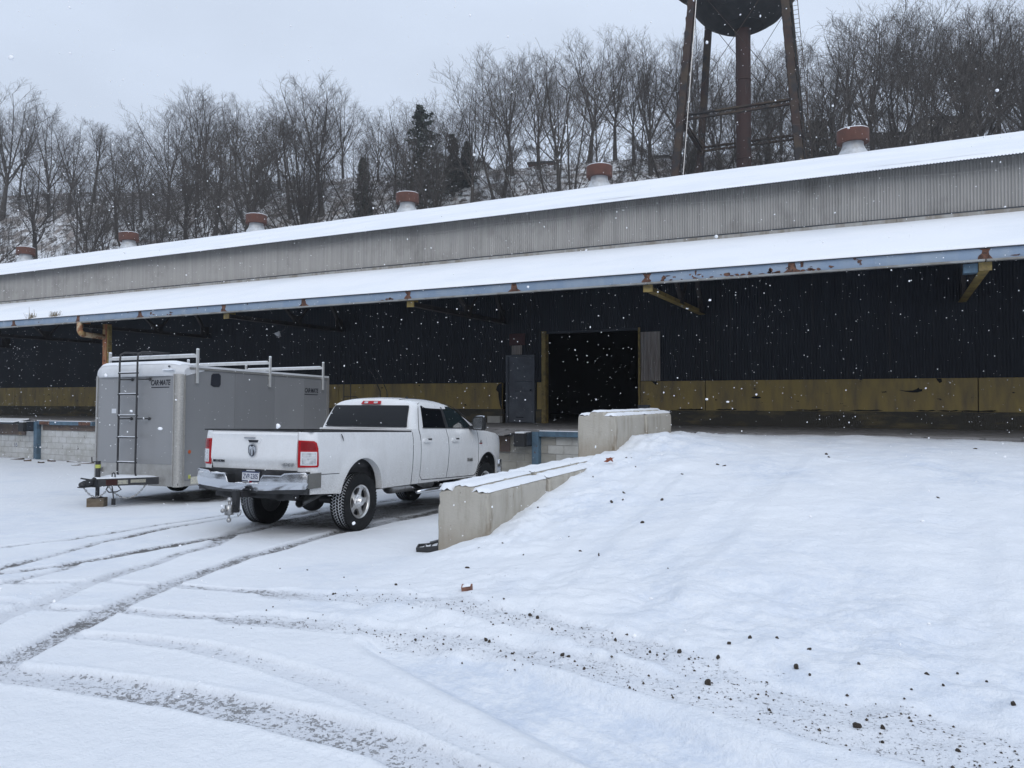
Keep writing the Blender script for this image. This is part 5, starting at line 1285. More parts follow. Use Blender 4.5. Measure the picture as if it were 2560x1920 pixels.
# licence plate
pf = MB().box(-.175, .175, -1.262, -1.25, .722, .902).build('plate_holder', INK, TK)
pl_ = MB().box(-.152, .152, -1.268, -1.2625, .748, .876).build('licence_plate', PLATEW, pf)
MB().box(-.151, .151, -1.2705, -1.2685, .862, .876).build('plate_band', PLATEB, pf)
MB().box(-.151, .151, -1.2705, -1.2685, .748, .756).build('plate_band', PLATEB, pf)
obj('plate_number', text_mesh('plate_number', 'ZVP-2305', .082, INKB, .001, bold=.001), pf, (0, -1.2690, .809), (R(90), 0, 0)).scale = (.80, 1.15, 1)
MB().box(-.08, .07, -1.264, -1.2625, .884, .897).build('frame_strip', PLATEW, pf); MB().box(-.15, -.02, -1.264, -1.2625, .727, .738).build('frame_strip', PLATEW, pf); MB().box(.03, .15, -1.264, -1.2625, .727, .738).build('frame_strip', PLATEW, pf); MB().box(-.02, .02, -1.265, -1.2625, .724, .744).build('frame_mark', REDLENS, pf)
# hitch with three balls
hi_ = MB(); hi_.box(-.045, .045, -1.47, -1.1, .545, .625); hi_.box(-.038, .038, -1.56, -1.49, .35, .64); hi_.box(-.04, .04, -1.62, -1.56, .355, .43); ht = hi_.build('hitch', BLACKS, TK)
hb_ = MB(); hb_.box(-.036, .036, -1.69, -1.60, .33, .46); hb_.ball((0, -1.645, .525), .036, 12, 8); hb_.tube([(0, -1.645, .45), (0, -1.645, .50)], .018); hb_.ball((0, -1.645, .262), .032, 12, 8); hb_.tube([(0, -1.645, .34), (0, -1.645, .28)], .016); hb_.ball((0, -1.76, .395), .030, 12, 8); hb_.tube([(0, -1.685, .395), (0, -1.75, .395)], .016)
hb_.build('tow_balls', STEEL, ht, smooth=True)
MB().tube([(.06, -1.53, .40), (.12, -1.55, .38), (.13, -1.57, .34), (.10, -1.58, .31), (.07, -1.56, .33)], .008, 6).build('hitch_pin', STEEL, ht)
# chassis, axle, exhaust
ch = MB(); ch.box(-.55, -.42, -1.2, 4.9, .50, .68); ch.box(.42, .55, -1.2, 4.9, .50, .68); ch.box(-.7, .7, -1.2, -1.08, .52, .64); ch.box(-.80, .80, 1.45, 4.9, .60, .74); ch.box(-.8, .8, -1.1, 1.4, .74, .90); ch.build('chassis', BLACKP, TK)
ax = MB(); ax.tube([(-.75, 0, .415), (.75, 0, .415)], .055, 10); ax.ball((.05, .02, .415), (.20, .19, .19), 16, 10); ax.build('rear_axle', BLACKP, TK, smooth=True)
ax = MB(); ax.tube([(-.75, 4.29, .415), (.75, 4.29, .415)], .05, 10); ax.ball((-.25, 4.27, .415), .16, 14, 8); ax.build('front_axle', BLACKP, TK, smooth=True)
ex = MB(); ex.tube([(.45, 1.5, .55), (.50, .6, .58), (.52, -.35, .56), (.56, -.75, .52), (.66, -1.02, .455)], .058, 14, cap=False); ex.tube([(.66, -1.02, .455), (.50, -.30, .56)], .05, 12, cap=False); ex.build('tailpipe', STEEL, TK, smooth=True)
MB().tube([(.40, 1.6, .52), (.42, 2.9, .52)], .14, 14).build('muffler', STEEL, TK, smooth=True)
sp_ = MB(); sp_.lathe([(.19, .10), (.24, .115), (.34, .11), (.385, .07), (.39, 0), (.385, -.07), (.34, -.11), (.24, -.115), (.19, -.10)], 32, Matrix.Translation((0, -.68, .60))); sp_.lathe([(.19, -.09), (.0001, -.09)], 24, Matrix.Translation((0, -.68, .60))); sp_.build('spare_tyre', TYRE, TK, smooth=True)
MB().box(-.9, .9, -1.19, -1.02, .60, .74).build('rear_crossmember', BLACKP, TK)
# cab
BELT = 1.474
def cabk(z): return (z - BELT) / (2.005 - BELT)
def cx_(k): return (.957 - .155 * k) * max(0, 1 - k ** 13) ** .5
def srear(k): return 1.45 + .26 * k ** 1.25
def sfront(k): return 4.02 - 1.28 * k ** 1.02
KS = [0, .12, .25, .4, .55, .67, .76, .83, .885, .925, .955, .975, .99, 1.0]
cols = [(c, 1) for c in KS] + [(c, -1) for c in KS[-2::-1]]
cb = MB(); nu = 26
def cab_pt(u_, k, sg):
    y = srear(k) + u_ * (sfront(k) - srear(k)); e = abs(2 * u_ - 1) ** 14
    x = cx_(k) * (1 - .045 * e); zt = 2.02 - .035 * abs(2 * u_ - 1) ** 3
    return (sg * x, y, BELT + k * (zt - BELT))
cb.grid(lambda u_, v_: cab_pt(u_, *cols[int(round(v_ * (len(cols) - 1)))]), nu, len(cols) - 1)
cb.grid(lambda u_, v_: (lambda p: (p[0] * (2 * v_ - 1), p[1] - .035 * (1 - (2 * v_ - 1) ** 2), p[2]))(cab_pt(0, KS[int(round(u_ * (len(KS) - 1)))], 1)), len(KS) - 1, 10)
cab_o = cb.build('cab', PAINT, TK, angle=50)
MB().box(-.93, .93, 1.425, 1.46, .60, 1.476).build('cab_back', PAINT, TK)
def cab_side(sg):
    def f(y, z, w):
        k = cabk(z); return (sg * (cx_(k) + .004 + w), y, z)
    return f
def rear_pt(x, z, w):
    k = cabk(z) * (2.005 - BELT) / (1.985 - BELT); X = max(.05, cx_(k) * .955)
    return (x, srear(k) - .035 * (1 - min(1, abs(x) / X) ** 2) - .022 - w, z)
MB().sheet([[(-.845, 1.505), (.845, 1.505), (.835, 1.56), (.780, 1.84), (.760, 1.868), (-.760, 1.868), (-.780, 1.84), (-.835, 1.56)]], .06, rear_pt, depth=.01).build('rear_window', GLASS, cab_o, angle=38)
MB().sheet([[(-.20, 1.888), (.20, 1.888), (.18, 1.943), (-.18, 1.943)]], .05, lambda x, z, w: tuple(Vector(rear_pt(x, z, w)) + Vector((0, -.012, 0))), depth=.03).build('brake_light', REDLENS, cab_o)
for sx in (-.10, .10): MB().sheet([[(sx - .04, 1.90), (sx + .04, 1.90), (sx + .038, 1.933), (sx - .038, 1.933)]], .05, lambda x, z, w: tuple(Vector(rear_pt(x, z, w)) + Vector((0, -.016, 0))), depth=.003).build('cargo_lens', CLEARL, cab_o)
wsx = MB().grid(lambda u_, v_: (lambda p: (p[0] * (2 * v_ - 1), p[1] + .12 * (1 - (2 * v_ - 1) ** 2), p[2]))(cab_pt(1, KS[int(round(u_ * (len(KS) - 1)))], 1)), len(KS) - 1, 12, flip=True); wsx.build('windscreen', GLASS, cab_o, smooth=True)
for sg in (1, -1):
    C_ = cab_side(sg)
    MB().sheet([[(1.80, 1.500), (2.60, 1.500), (2.60, 1.885), (1.93, 1.885), (1.87, 1.86)]], .06, C_, depth=.008).build('rear_side_window', GLASS, cab_o, angle=38)
    MB().sheet([[(2.605, 1.500), (3.66, 1.500), (3.52, 1.60), (3.30, 1.73), (3.10, 1.825), (2.93, 1.880), (2.605, 1.885)]], .06, C_, depth=.008).build('front_side_window', GLASS2, cab_o, angle=38)
    MB().sheet([[(2.585, 1.500), (2.70, 1.500), (2.635, 1.885), (2.555, 1.885)]], .06, lambda y, z, w: C_(y, z, w + .002), depth=.004).build('pillar_trim', BLACKP, cab_o)
    MB().sheet([[(1.78, 1.488), (3.72, 1.488), (3.72, 1.503), (1.78, 1.503)]], .08, lambda y, z, w: C_(y, z, w + .004), depth=.006).build('belt_trim', BLACKP, cab_o)
    sm = MB(); sm.tube([C_(y, z, .0) for y, z in [(1.645, 1.478), (1.69, 1.62), (1.76, 1.80), (1.84, 1.905), (1.95, 1.925), (2.3, 1.932), (2.7, 1.930), (2.95, 1.915), (3.2, 1.835), (3.5, 1.70), (3.83, 1.49)]], .0045, 4); sm.build('door_seam', INK, cab_o)
    MB().tube([C_(y, z, .0) for y, z in [(2.60, 1.885), (2.60, 1.930)]], .004, 4).build('door_seam', INK, cab_o)
    rf = MB(); rf.tube([(lambda p: (p[0], p[1], p[2] + .004))(cab_pt(u_, .955, sg)) for u_ in [i / 12 for i in range(13)]], .006, 4); rf.build('roof_seam', INK, cab_o)
MB().add([(-.03, 2.75, 2.0), (.03, 2.75, 2.0), (0, 2.90, 2.0), (0, 2.73, 2.07), (0, 2.80, 2.055)], [(0, 1, 3), (1, 2, 4, 3), (2, 0, 3, 4), (0, 2, 1)]).build('shark_fin', BLACKP, cab_o)
# bonnet, nose
MB().grid(lambda u_, v_: ((.93 - .14 * u_ ** 2) * (2 * v_ - 1), 3.92 + 1.24 * u_, 1.455 + .055 * (1 - (2 * v_ - 1) ** 4) - .05 * u_ - .15 * u_ ** 4 - .02 * abs(2 * v_ - 1) + .02 * math.exp(-((abs(2 * v_ - 1) - .45) / .12) ** 2)), 16, 24).build('bonnet', PAINT, TK, smooth=True)
gr = MB(); gr.box(-.62, .62, 5.02, 5.19, .88, 1.27); gr.build('grille', BLACKP, TK)
for sg in (1, -1): MB().box(*sorted((sg * .63, sg * .86)), 4.98, 5.13, 1.03, 1.25).build('headlamp', CLEARL, TK)
fb = MB(); fb.grid(lambda u_, v_: (-.95 + 1.9 * u_, 5.30 - .22 * (2 * u_ - 1) ** 4 - .03 * (2 * v_ - 1) ** 2, .60 + .26 * v_), 20, 5); fb.box(-.95, .95, 4.95, 5.1, .60, .86); fb.build('front_bumper', CHROME, TK, smooth=True)
MB().box(-.80, .80, 3.95, 5.02, .74, 1.38).build('engine_bay', BLACKP, TK)
MB().box(-.90, .90, 1.47, 3.95, .72, 1.47).build('cabin_lining', DARKIN, TK)
# marks on the right side
obj('door_badge', text_mesh('door_badge', 'RAM', .085, STEEL, .003, bold=.002), TK, (1.008, 3.50, .905), (R(90), 0, R(90))).scale = (1.25, 1, 1)
cbm = MB(); cbm.sheet([[(3.93, 1.225), (3.99, 1.225), (4.0, 1.235), (3.985, 1.27), (3.96, 1.275), (3.965, 1.255), (3.945, 1.25)]], .02, lambda y, z, w: (1.004 + w, y, z), depth=.004); cbm.build('fender_badge', STEEL, TK)
MB().box(1.0, 1.006, 3.905, 4.025, 1.195, 1.218).build('fender_badge', REDDARK, TK)
MB().tube([(1.0, -.56, 1.40), (1.006, -.53, 1.345), (1.008, -.51, 1.30)], [.006, .008, .002], 5).build('scratch', INK, TK)

# ================================================================ enclosed cargo trailer (nose towards the camera)
TL = empty('cargo_trailer', (-13.23, 10.12, zz(-2.0)), (R(-1.3), R(-.5), R(3.4)), 'grey enclosed cargo trailer with roof racks and front ladder, unhitched', 'trailer')
TWd, TLn, Z0, Z1 = 1.15, 4.60, .33, 2.46
cr = .13
MB().box(-TWd + cr, TWd - cr, 0, .03, .735, Z1).build('front_panel', TRGREY, TL)
MB().box(-TWd + cr, TWd - cr, -.004, .03, Z0, .73).build('stone_guard', ALUM, TL)
MB().box(-TWd + cr, TWd - cr, -.012, 0, .728, .742).build('trim_strip', ALUM, TL)
for sg in (1, -1):
    c = MB(); c.grid(lambda u_, v_: (sg * (TWd - cr + (cr + .006) * math.sin(u_ * PI / 2)), cr - (cr + .006) * math.cos(u_ * PI / 2), Z0 - .01 + (Z1 - Z0 + .01) * v_), 8, 20)
    c.build('corner_post', TREAD if sg > 0 else TREAD, TL, smooth=True)
    for s in (.0, 1.0):
        MB().bar((sg * (TWd - cr + (cr + .01) * math.sin(s * PI / 2)), cr - (cr + .01) * math.cos(s * PI / 2), Z0), (sg * (TWd - cr + (cr + .01) * math.sin(s * PI / 2)), cr - (cr + .01) * math.cos(s * PI / 2), Z1), .02, .02).build('post_edge', ALUM, TL)
    ys = [cr + .01, 1.45, 2.67, 3.70, TLn - .05]
    for i, (a, b_) in enumerate(zip(ys[:-1], ys[1:])):
        MB().box(*sorted((sg * (TWd - .03), sg * (TWd + .001 * (i % 2)))), a + .002, b_ - .002, Z0 + .10, 2.56).build('side_panel', TRGREY if i % 2 == 0 else TRGREY2, TL)
    MB().box(*sorted((sg * (TWd - .03), sg * (TWd + .012))), cr, TLn, Z0, Z0 + .098).build('bottom_rail', ALUM, TL)
    MB().box(*sorted((sg * (TWd - .05), sg * (TWd + .018))), cr + .1, TLn, 2.562, 2.60).build('roof_rail', ALUM, TL)
    MB().box(*sorted((sg * (TWd - .05), sg * (TWd + .024))), cr + .1, TLn, 2.603, 2.645).build('roof_rail', CAPW, TL)
    MB().box(*sorted((sg * (TWd - .05), sg * (TWd + .012))), TLn - .05, TLn + .03, Z0, 2.60).build('rear_post', ALUM, TL)
MB().box(-TWd + .05, TWd - .05, .3, TLn - .02, 2.59, 2.62).build('roof', ALUM, TL)
MB().box(-TWd + .03, TWd - .03, TLn - .04, TLn + .02, Z0, 2.56).build('rear_door', TRGREY, TL)
MB().box(-TWd + .03, TWd - .03, .03, TLn - .05, Z0 + .02, Z0 + .06).build('floor', BLACKS, TL)
MB().grid(lambda u_, v_: ((-TWd + .02) + (2 * TWd - .04) * u_, .35 + (TLn - .37) * v_, 2.621 + .045 * (1 - abs(2 * u_ - 1) ** 10) * (.8 + .2 * math.sin(v_ * 13 + u_ * 4)) * (1 - abs(2 * v_ - 1) ** 16)), 20, 26).build('roof_snow', SNOW, TL, smooth=True)
# moulded front cap
def cap_prof(v):      # (y,z) from lower lip over the nose to the roof
    pts = [(-.035, Z1 - .03), (-.05, Z1 + .0), (-.055, Z1 + .06), (-.045, Z1 + .13), (-.01, Z1 + .19), (.06, Z1 + .235), (.18, Z1 + .25), (.42, Z1 + .235), (.45, Z1 + .15)]
    t = v * (len(pts) - 1); i = min(int(t), len(pts) - 2); f = t - i
    return tuple(pts[i][q] * (1 - f) + pts[i + 1][q] * f for q in (0, 1))
def cap_pt(u_, v_):
    y, z = cap_prof(v_); s = 2 * u_ - 1; e = abs(s) ** 10
    x = s * (TWd + .01); zr = z - .10 * e * max(0, (z - Z1) / .25); yr = y + .16 * e
    return (x, yr, zr)
cp = MB().grid(cap_pt, 40, 24); 
for sg in (0, 1):
    n0 = len(cp.v); ring = [cap_pt(sg, i / 24) for i in range(25)]; cp.add(ring, [tuple(range(25)) if sg == 0 else tuple(range(24, -1, -1))])
cap = cp.build('front_cap', CAPW, TL, angle=50)
sn = MB().grid(lambda u_, v_: tuple(Vector(cap_pt(.02 + .94 * u_, .55 + .42 * v_)) + Vector((0, -.012 * (1 - v_), .03 * min(1, 6 * v_, 6 * (1 - v_), 12 * u_, 12 * (1 - u_))))), 30, 14).build('cap_snow', SNOW, cap, smooth=True)
for x in (-.27, -.08, .12): MB().lathe([(.018, 0), (.012, .012), (.001, .014)], 10, Matrix.Translation((x, -.056, Z1 + .05)) @ Matrix.Rotation(R(90), 4, 'X')).build('marker_lamp', INK, cap)
MB().box(0.90, .94, -.05, -.03, Z1 + .14, Z1 + .165).build('marker_lamp', INK, cap)
MB().box(.80, 1.05, -.09, -.03, Z1 + .075, Z1 + .10).build('snow_ledge', SNOW, cap)
# roof racks
for k, y in enumerate((.40, 2.47, 4.35)):
    rk = MB(); 
    for sg in (1, -1): rk.box(*sorted((sg * (TWd + .02), sg * (TWd + .05))), y - .026, y + .026, 2.30, 2.955)
    rk.box(-TWd - .02, TWd + .02, y - .025, y + .025, 2.805, 2.86)
    ro = rk.build('roof_rack', RACKW, TL)
    MB().box(-TWd + .05, TWd - .05, y - .026, y + .023, 2.8605, 2.878).build('rack_snow', SNOW, ro)
    for sg in (1, -1): MB().ball((sg * (TWd + .035), y, 2.963), (.028, .035, .018), 8, 5).build('post_cap', SNOW, ro)
# ladder on the nose
LX = (-.21, .26)
lt = MB()
for x in LX:
    lt.tube([(x + .20, .40, 2.895), (x + .14, .16, 2.90), (x + .03, -.10, 2.90), (x, -.17, 2.86), (x, -.185, 2.72), (x, -.185, 1.6), (x, -.185, .60), (x + .01, -.175, .52), (x + .05, -.14, .475), (x + .12, -.03, .465)], .019, 8)
    lt.ball((x + .12, -.02, .465), .032, 8, 6)
la = lt.build('ladder', BLACKS, TL, smooth=True)
for z in (2.49, 2.08, 1.67, 1.25, .775):
    r_ = MB().box(LX[0] - .02, LX[1] + .02, -.205, -.165, z - .012, z + .012).build('rung', BLACKS, la)
    MB().box(LX[0] + .01, LX[1] - .01, -.203, -.167, z + .0122, z + .024).build('rung_snow', SNOW, la)
for x in LX:
    for z in (2.37, 1.61):
        s = MB().tube([(x, -.185, z), (x + .14, -.03, z + .005)], .013, 6); s.ball((x + .145, -.02, z + .005), .03, 8, 6); s.build('standoff', BLACKS, la, smooth=True)
# lettering
o = obj('lettering', text_mesh('lettering', 'CAR·MATE', .145, INK, .001, shear=.18, bold=.004), TL, (.66, -.003, 2.30), (R(90), 0, 0)); o.scale = (.72, 1, 1)
MB().box(.43, .89, -.003, -.0005, 2.205, 2.225).build('lettering_bar', INK, TL)
o = obj('lettering', text_mesh('lettering', 'CAR·MATE', .145, INK, .001, shear=.18, bold=.004), TL, (TWd + .004, 3.95, 2.27), (R(90), 0, R(90))); o.scale = (.72, 1, 1)
MB().box(TWd + .002, TWd + .004, 3.70, 4.20, 2.17, 2.19).build('lettering_bar', INK, TL)
MB().sheet([[(.78, 2.28), (.86, 2.25), (1.0, 2.25), (1.04, 2.30), (1.04, 2.48), (.99, 2.52), (.84, 2.51), (.80, 2.48)]], .1, lambda y, z, w: (TWd + .012 + w, y, z), depth=.012).build('side_vent', INK, TL)
MB().lathe([(.035, 0), (.035, .008), (.001, .01)], 12, Matrix.Translation((TWd, .27, .98)) @ Matrix.Rotation(R(90), 4, 'Y')).build('side_reflector', ORANGE, TL)
MB().box(-.62, -.50, -.003, -.0005, 1.72, 1.81).build('data_label', PLATEW, TL)
MB().box(TWd + .013, TWd + .015, .30, .52, .36, .50).build('side_label', LABELW, TL); MB().box(TWd + .001, TWd + .003, .25, .31, .47, .54).build('side_label', YELLAB, TL)
MB().box(-.95, -.83, -.02, .0, .56, .66).build('socket_box', STEEL, TL)
MB().box(-.93, -.85, -.06, -.02, .575, .645).build('socket_lid', STEEL, TL)
# A-frame tongue
tgM = MB(); 
for sg in (1, -1): tgM.bar((sg * .66, .02, .435), (sg * .05, -.87, .435), .055, .13)
tgM.box(-.10, .10, -.91, -.71, .36, .50)
to = tgM.build('tongue', BLACKS, TL)
def tpos(f, off=.0, z=.435): 
    a, b = Vector((.66, .02, z)), Vector((.05, -.87, z)); d = (b - a).normalized(); n_ = Vector((-d.y, d.x, 0)) * -1
    return a + (b - a) * f + n_ * off
def tplate(f0, f1, z0, z1, mat, nm):
    # thin label on the outer face of the right-hand rail
    A, B = tpos(f0, -.0295, 0), tpos(f1, -.0295, 0)
    if A.x < tpos(f0, 0, 0).x: A, B = tpos(f0, .0295, 0), tpos(f1, .0295, 0)
    MB().add([(A.x, A.y, z0), (B.x, B.y, z0), (B.x, B.y, z1), (A.x, A.y, z1)], [(0, 1, 2, 3), (3, 2, 1, 0)]).build(nm, mat, to)
tplate(.22, .46, .415, .475, LABELW, 'tongue_label'); tplate(.50, .66, .395, .475, LABELW, 'tongue_label'); tplate(.665, .84, .385, .49, DKRED, 'red_length')
cpM = MB(); cpM.tube([(0, -.75, .445), (0, -.95, .445), (0, -1.07, .43)], [.075, .065, .055], 10); cpM.ball((0, -1.085, .42), (.065, .07, .055), 12, 8); cpM.bar((0, -.95, .50), (0, -1.12, .535), .03, .025); cpM.bar((0, -.65, .375), (0, -1.15, .375), .10, .02); cpM.build('coupler', BLACKS, TL, smooth=False)
MB().grid(lambda u_, v_: ((2 * v_ - 1) * (.06 + .60 * u_), -.85 + .85 * u_, .506 + .028 * math.sin(PI * v_) ** .4 * (1 + .15 * math.sin(9 * u_ + 5 * v_))), 14, 10).build('tongue_snow', SNOW, to, smooth=True)
jk = MB(); jk.tube([(-.035, -.75, .46), (-.035, -.75, .83)], .045, 12); jk.tube([(-.035, -.75, .165), (-.035, -.75, .46)], .036, 12); jk.lathe([(.10, .155), (.10, .165), (.03, .18)], 16, Matrix.Translation((-.035, -.75, 0)))
jo = jk.build('jack', BLACKS, TL, angle=40)
MB().tube([(-.035, -.75, .70), (-.035, -.75, .765)], .0465, 12, cap=False).build('jack_label', YELLAB, jo)
MB().tube([(-.05, -.75, .82), (-.17, -.77, .81), (-.18, -.77, .90)], .012, 6).build('jack_crank', BLACKS, jo)
MB().tube([(.20, -.57, .50), (.19, -.57, .58), (.16, -.57, .61), (.12, -.57, .59), (.11, -.57, .50)], .012, 6).build('lifting_eye', BLACKS, to)
MB().tube([(.10, -.63, .37), (.07, -.65, .30), (.14, -.65, .25), (.27, -.59, .26), (.33, -.55, .30), (.28, -.57, .37)], .012, 6).build('cable_guide', BLACKS, to)
pn = MB(); pn.tube([(.19, -.63, .38), (.24, -.63, .14)], .012, 6); pn.box(.215, .265, -.655, -.605, .02, .14); pn.build('plug_cable', BLACKS, to)
def chain(pts, n, parent):
    # n links along the sagging polyline
    P = [Vector(p) for p in pts]; L = [0]
    for a, b in zip(P[:-1], P[1:]): L.append(L[-1] + (b - a).length)
    m = MB()
    for i in range(n):
        s = L[-1] * (i + .5) / n; k = max(j for j in range(len(L)) if L[j] <= s); k = min(k, len(P) - 2)
        d = (P[k + 1] - P[k]).normalized(); c = P[k] + d * (s - L[k]); hl = L[-1] / n * .66
        sd = d.cross(Vector((0, 0, 1) if i % 2 else (1, .3, 0))); sd.normalize()
        ring = [c + d * hl * math.cos(a) + sd * .017 * math.sin(a) for a in [2 * PI * q / 10 for q in range(10)]]
        m.tube(ring, .0065, 5, closed=True)
    m.build('safety_chain', STEEL, parent)
def sag(a, b, dz, n=12):
    a, b = Vector(a), Vector(b); return [a + (b - a) * i / n - Vector((0, 0, dz * 4 * (i / n) * (1 - i / n))) for i in range(n + 1)]
chain(sag((.13, -.65, .36), (.52, -.16, .37), .24), 24, to)
chain(sag((-.06, -1.03, .38), (.16, -.71, .30), .16), 14, to)
# running gear
for sg in (1, -1):
    for y in (2.0, 2.85):
        w = MB(); w.lathe([(.19, .09), (.24, .105), (.32, .10), (.345, .07), (.35, 0), (.345, -.07), (.32, -.10), (.24, -.105), (.19, -.09)], 32, Matrix.Translation((sg * .93, y, .35)) @ Matrix.Rotation(R(90) * sg, 4, 'Y'))
        wo = w.build('wheel', TYRE, TL, smooth=True)
        MB().lathe([(.19, .08), (.15, .05), (.06, .06), (.05, .09), (.001, .09)], 20, Matrix.Translation((sg * .93, y, .35)) @ Matrix.Rotation(R(90) * sg, 4, 'Y')).build('rim', CAPW, wo, smooth=True)
    MB().sheet([[(1.58, .34), (1.62, .60), (1.75, .72), (3.10, .72), (3.23, .60), (3.27, .34), (3.2, .34), (3.15, .55), (3.07, .65), (1.78, .65), (1.70, .55), (1.65, .34)]], .2, lambda y, z, w: (sg * (TWd + .02 + w), y, z), depth=.02).build('fender_trim', ALUM, TL)
for y in (2.0, 2.85): MB().tube([(-1.0, y, .35), (1.0, y, .35)], .035, 8).build('axle', BLACKS, TL)
# timber block under the jack: its own thing
jl = TL.matrix_basis @ Vector((-.035, -.75, 0))
wb = MB(); wb.box(-.145, .145, -.11, .11, 0, .165); o = wb.build('timber_block', TIMBER, None, loc=(jl.x, jl.y, jl.z - .012), rot=(0, 0, R(36)))
tag(o, 'short brown timber block under the trailer jack on the snow', 'block')

# ================================================================ concrete retaining blocks along the ramp
def conc_block(seed, L, Wd, Hh):
    """interlocking block: key ridge along the top, worn edges; origin at base centre of the near end, length along +y"""
    r = random.Random(seed); c = .022
    kw, kh = .115, .06
    prof = [(-Wd / 2 + c, 0), (Wd / 2 - c, 0), (Wd / 2, c), (Wd / 2, Hh - c), (Wd / 2 - c, Hh), (kw + .03, Hh), (kw, Hh + kh - .012), (kw - .012, Hh + kh), (-kw + .012, Hh + kh), (-kw, Hh + kh - .012), (-kw - .03, Hh), (-Wd / 2 + c, Hh), (-Wd / 2, Hh - c), (-Wd / 2, c)]
    P = []
    for i in range(len(prof)):
        a, b = Vector(prof[i]), Vector(prof[(i + 1) % len(prof)]); n = max(1, int((b - a).length / .05))
        P += [a + (b - a) * j / n for j in range(n)]
    ys = [0, c * .4, c] + [c + (L - 2 * c) * i / 30 for i in range(1, 30)] + [L - c, L - c * .4, L]
    cen = Vector((0, Hh / 2)); m = MB(); rows = []
    for iy, y in enumerate(ys):
        sh = c if iy in (0, len(ys) - 1) else (c * .3 if iy in (1, len(ys) - 2) else 0)
        row = []
        for p in P:
            d = (p - cen); q = cen + d * (1 - sh / max(.1, d.length))
            v = Vector((q.x, y, q.y)); nn = Vector((d.x, 0, d.y)).normalized()
            n1 = mnoise.noise(v * 3.1 + Vector((seed * 7, 0, 0))); n2 = mnoise.noise(v * 11 + Vector((0, seed * 5, 0)))
            k = .006 * n1 + .004 * n2
            ed = min(1, max(0, 1 - min(y, L - y) / .12)) * (1 if abs(d.x) > Wd * .38 and abs(q.y - Hh * .93) < .13 else 0)
            k -= max(0, n2 + .15) * .05 * ed
            v = v + nn * k; row.append(v)
        rows.append(row)
    k = len(P); V = [v for row in rows for v in row]; Fs = []
    for i in range(len(ys) - 1):
        for j in range(k): Fs.append((i * k + j, i * k + (j + 1) % k, (i + 1) * k + (j + 1) % k, (i + 1) * k + j))
    m.add(V, Fs)
    for e in (0, 1):
        loop = [(v.x, v.z) for v in rows[0 if e == 0 else -1]]
        y_ = ys[0 if e == 0 else -1]
        m.sheet([loop], .06, lambda x, z, w: (x, y_ + (.006 * mnoise.noise(Vector((x * 6, seed * 3, z * 6))) + .004 * mnoise.noise(Vector((x * 19, seed, z * 19)))) * (1 if min(Wd / 2 - abs(x), z, Hh - z) > .04 else 0), z))
    return m
def block_material():
    m = M('weathered_concrete', (.43, .405, .355), .9, var=(.285, .26, .21), scale=3.2, stretch=(2.2, 2.2, .45), lo=.46, hi=.8, var2=(.21, .175, .13), scale2=4.0, lo2=.58, hi2=.72, bump=.010, bscale=26, stretch2=(1.4, 1.4, .4))
    n, l = m.node_tree.nodes, m.node_tree.links; b = n['Principled BSDF']
    cur = b.inputs['Base Color'].links[0].from_socket
    tc = n.new('ShaderNodeTexCoord')
    t = n.new('ShaderNodeTexVoronoi'); t.inputs['Scale'].default_value = 22.; l.new(tc.outputs['Object'], t.inputs['Vector'])
    r = n.new('ShaderNodeMapRange'); r.inputs['From Min'].default_value = .10; r.inputs['From Max'].default_value = .16; r.inputs['To Min'].default_value = 1; r.inputs['To Max'].default_value = 0; l.new(t.outputs['Distance'], r.inputs['Value'])
    nn = n.new('ShaderNodeTexNoise'); nn.inputs['Scale'].default_value = 5.; l.new(tc.outputs['Object'], nn.inputs['Vector'])
    g = n.new('ShaderNodeMapRange'); g.inputs['From Min'].default_value = .55; g.inputs['From Max'].default_value = .62; l.new(nn.outputs['Fac'], g.inputs['Value'])
    mu = n.new('ShaderNodeMath'); mu.operation = 'MULTIPLY'; l.new(r.outputs['Result'], mu.inputs[0]); l.new(g.outputs['Result'], mu.inputs[1])
    x = n.new('ShaderNodeMix'); x.data_type = 'RGBA'; l.new(mu.outputs[0], x.inputs['Factor']); l.new(cur, x.inputs['A']); x.inputs['B'].default_value = (.13, .115, .10, 1)
    # earth-coloured splash low on the block
    sp = n.new('ShaderNodeSeparateXYZ'); l.new(tc.outputs['Object'], sp.inputs[0])
    zr = n.new('ShaderNodeMapRange'); zr.inputs['From Min'].default_value = .42; zr.inputs['From Max'].default_value = .12; zr.inputs['To Max'].default_value = .75; l.new(sp.outputs['Z'], zr.inputs['Value'])
    n3 = n.new('ShaderNodeTexNoise'); n3.inputs['Scale'].default_value = 6.; n3.inputs['Detail'].default_value = 6.; l.new(tc.outputs['Object'], n3.inputs['Vector'])
    z2 = n.new('ShaderNodeMath'); z2.operation = 'MULTIPLY'; l.new(zr.outputs['Result'], z2.inputs[0]); l.new(n3.outputs['Fac'], z2.inputs[1])
    y = n.new('ShaderNodeMix'); y.data_type = 'RGBA'; l.new(z2.outputs[0], y.inputs['Factor']); l.new(x.outputs['Result'], y.inputs['A']); y.inputs['B'].default_value = (.20, .145, .085, 1)
    l.new(y.outputs['Result'], b.inputs['Base Color'])
    return m
BLKM = block_material()
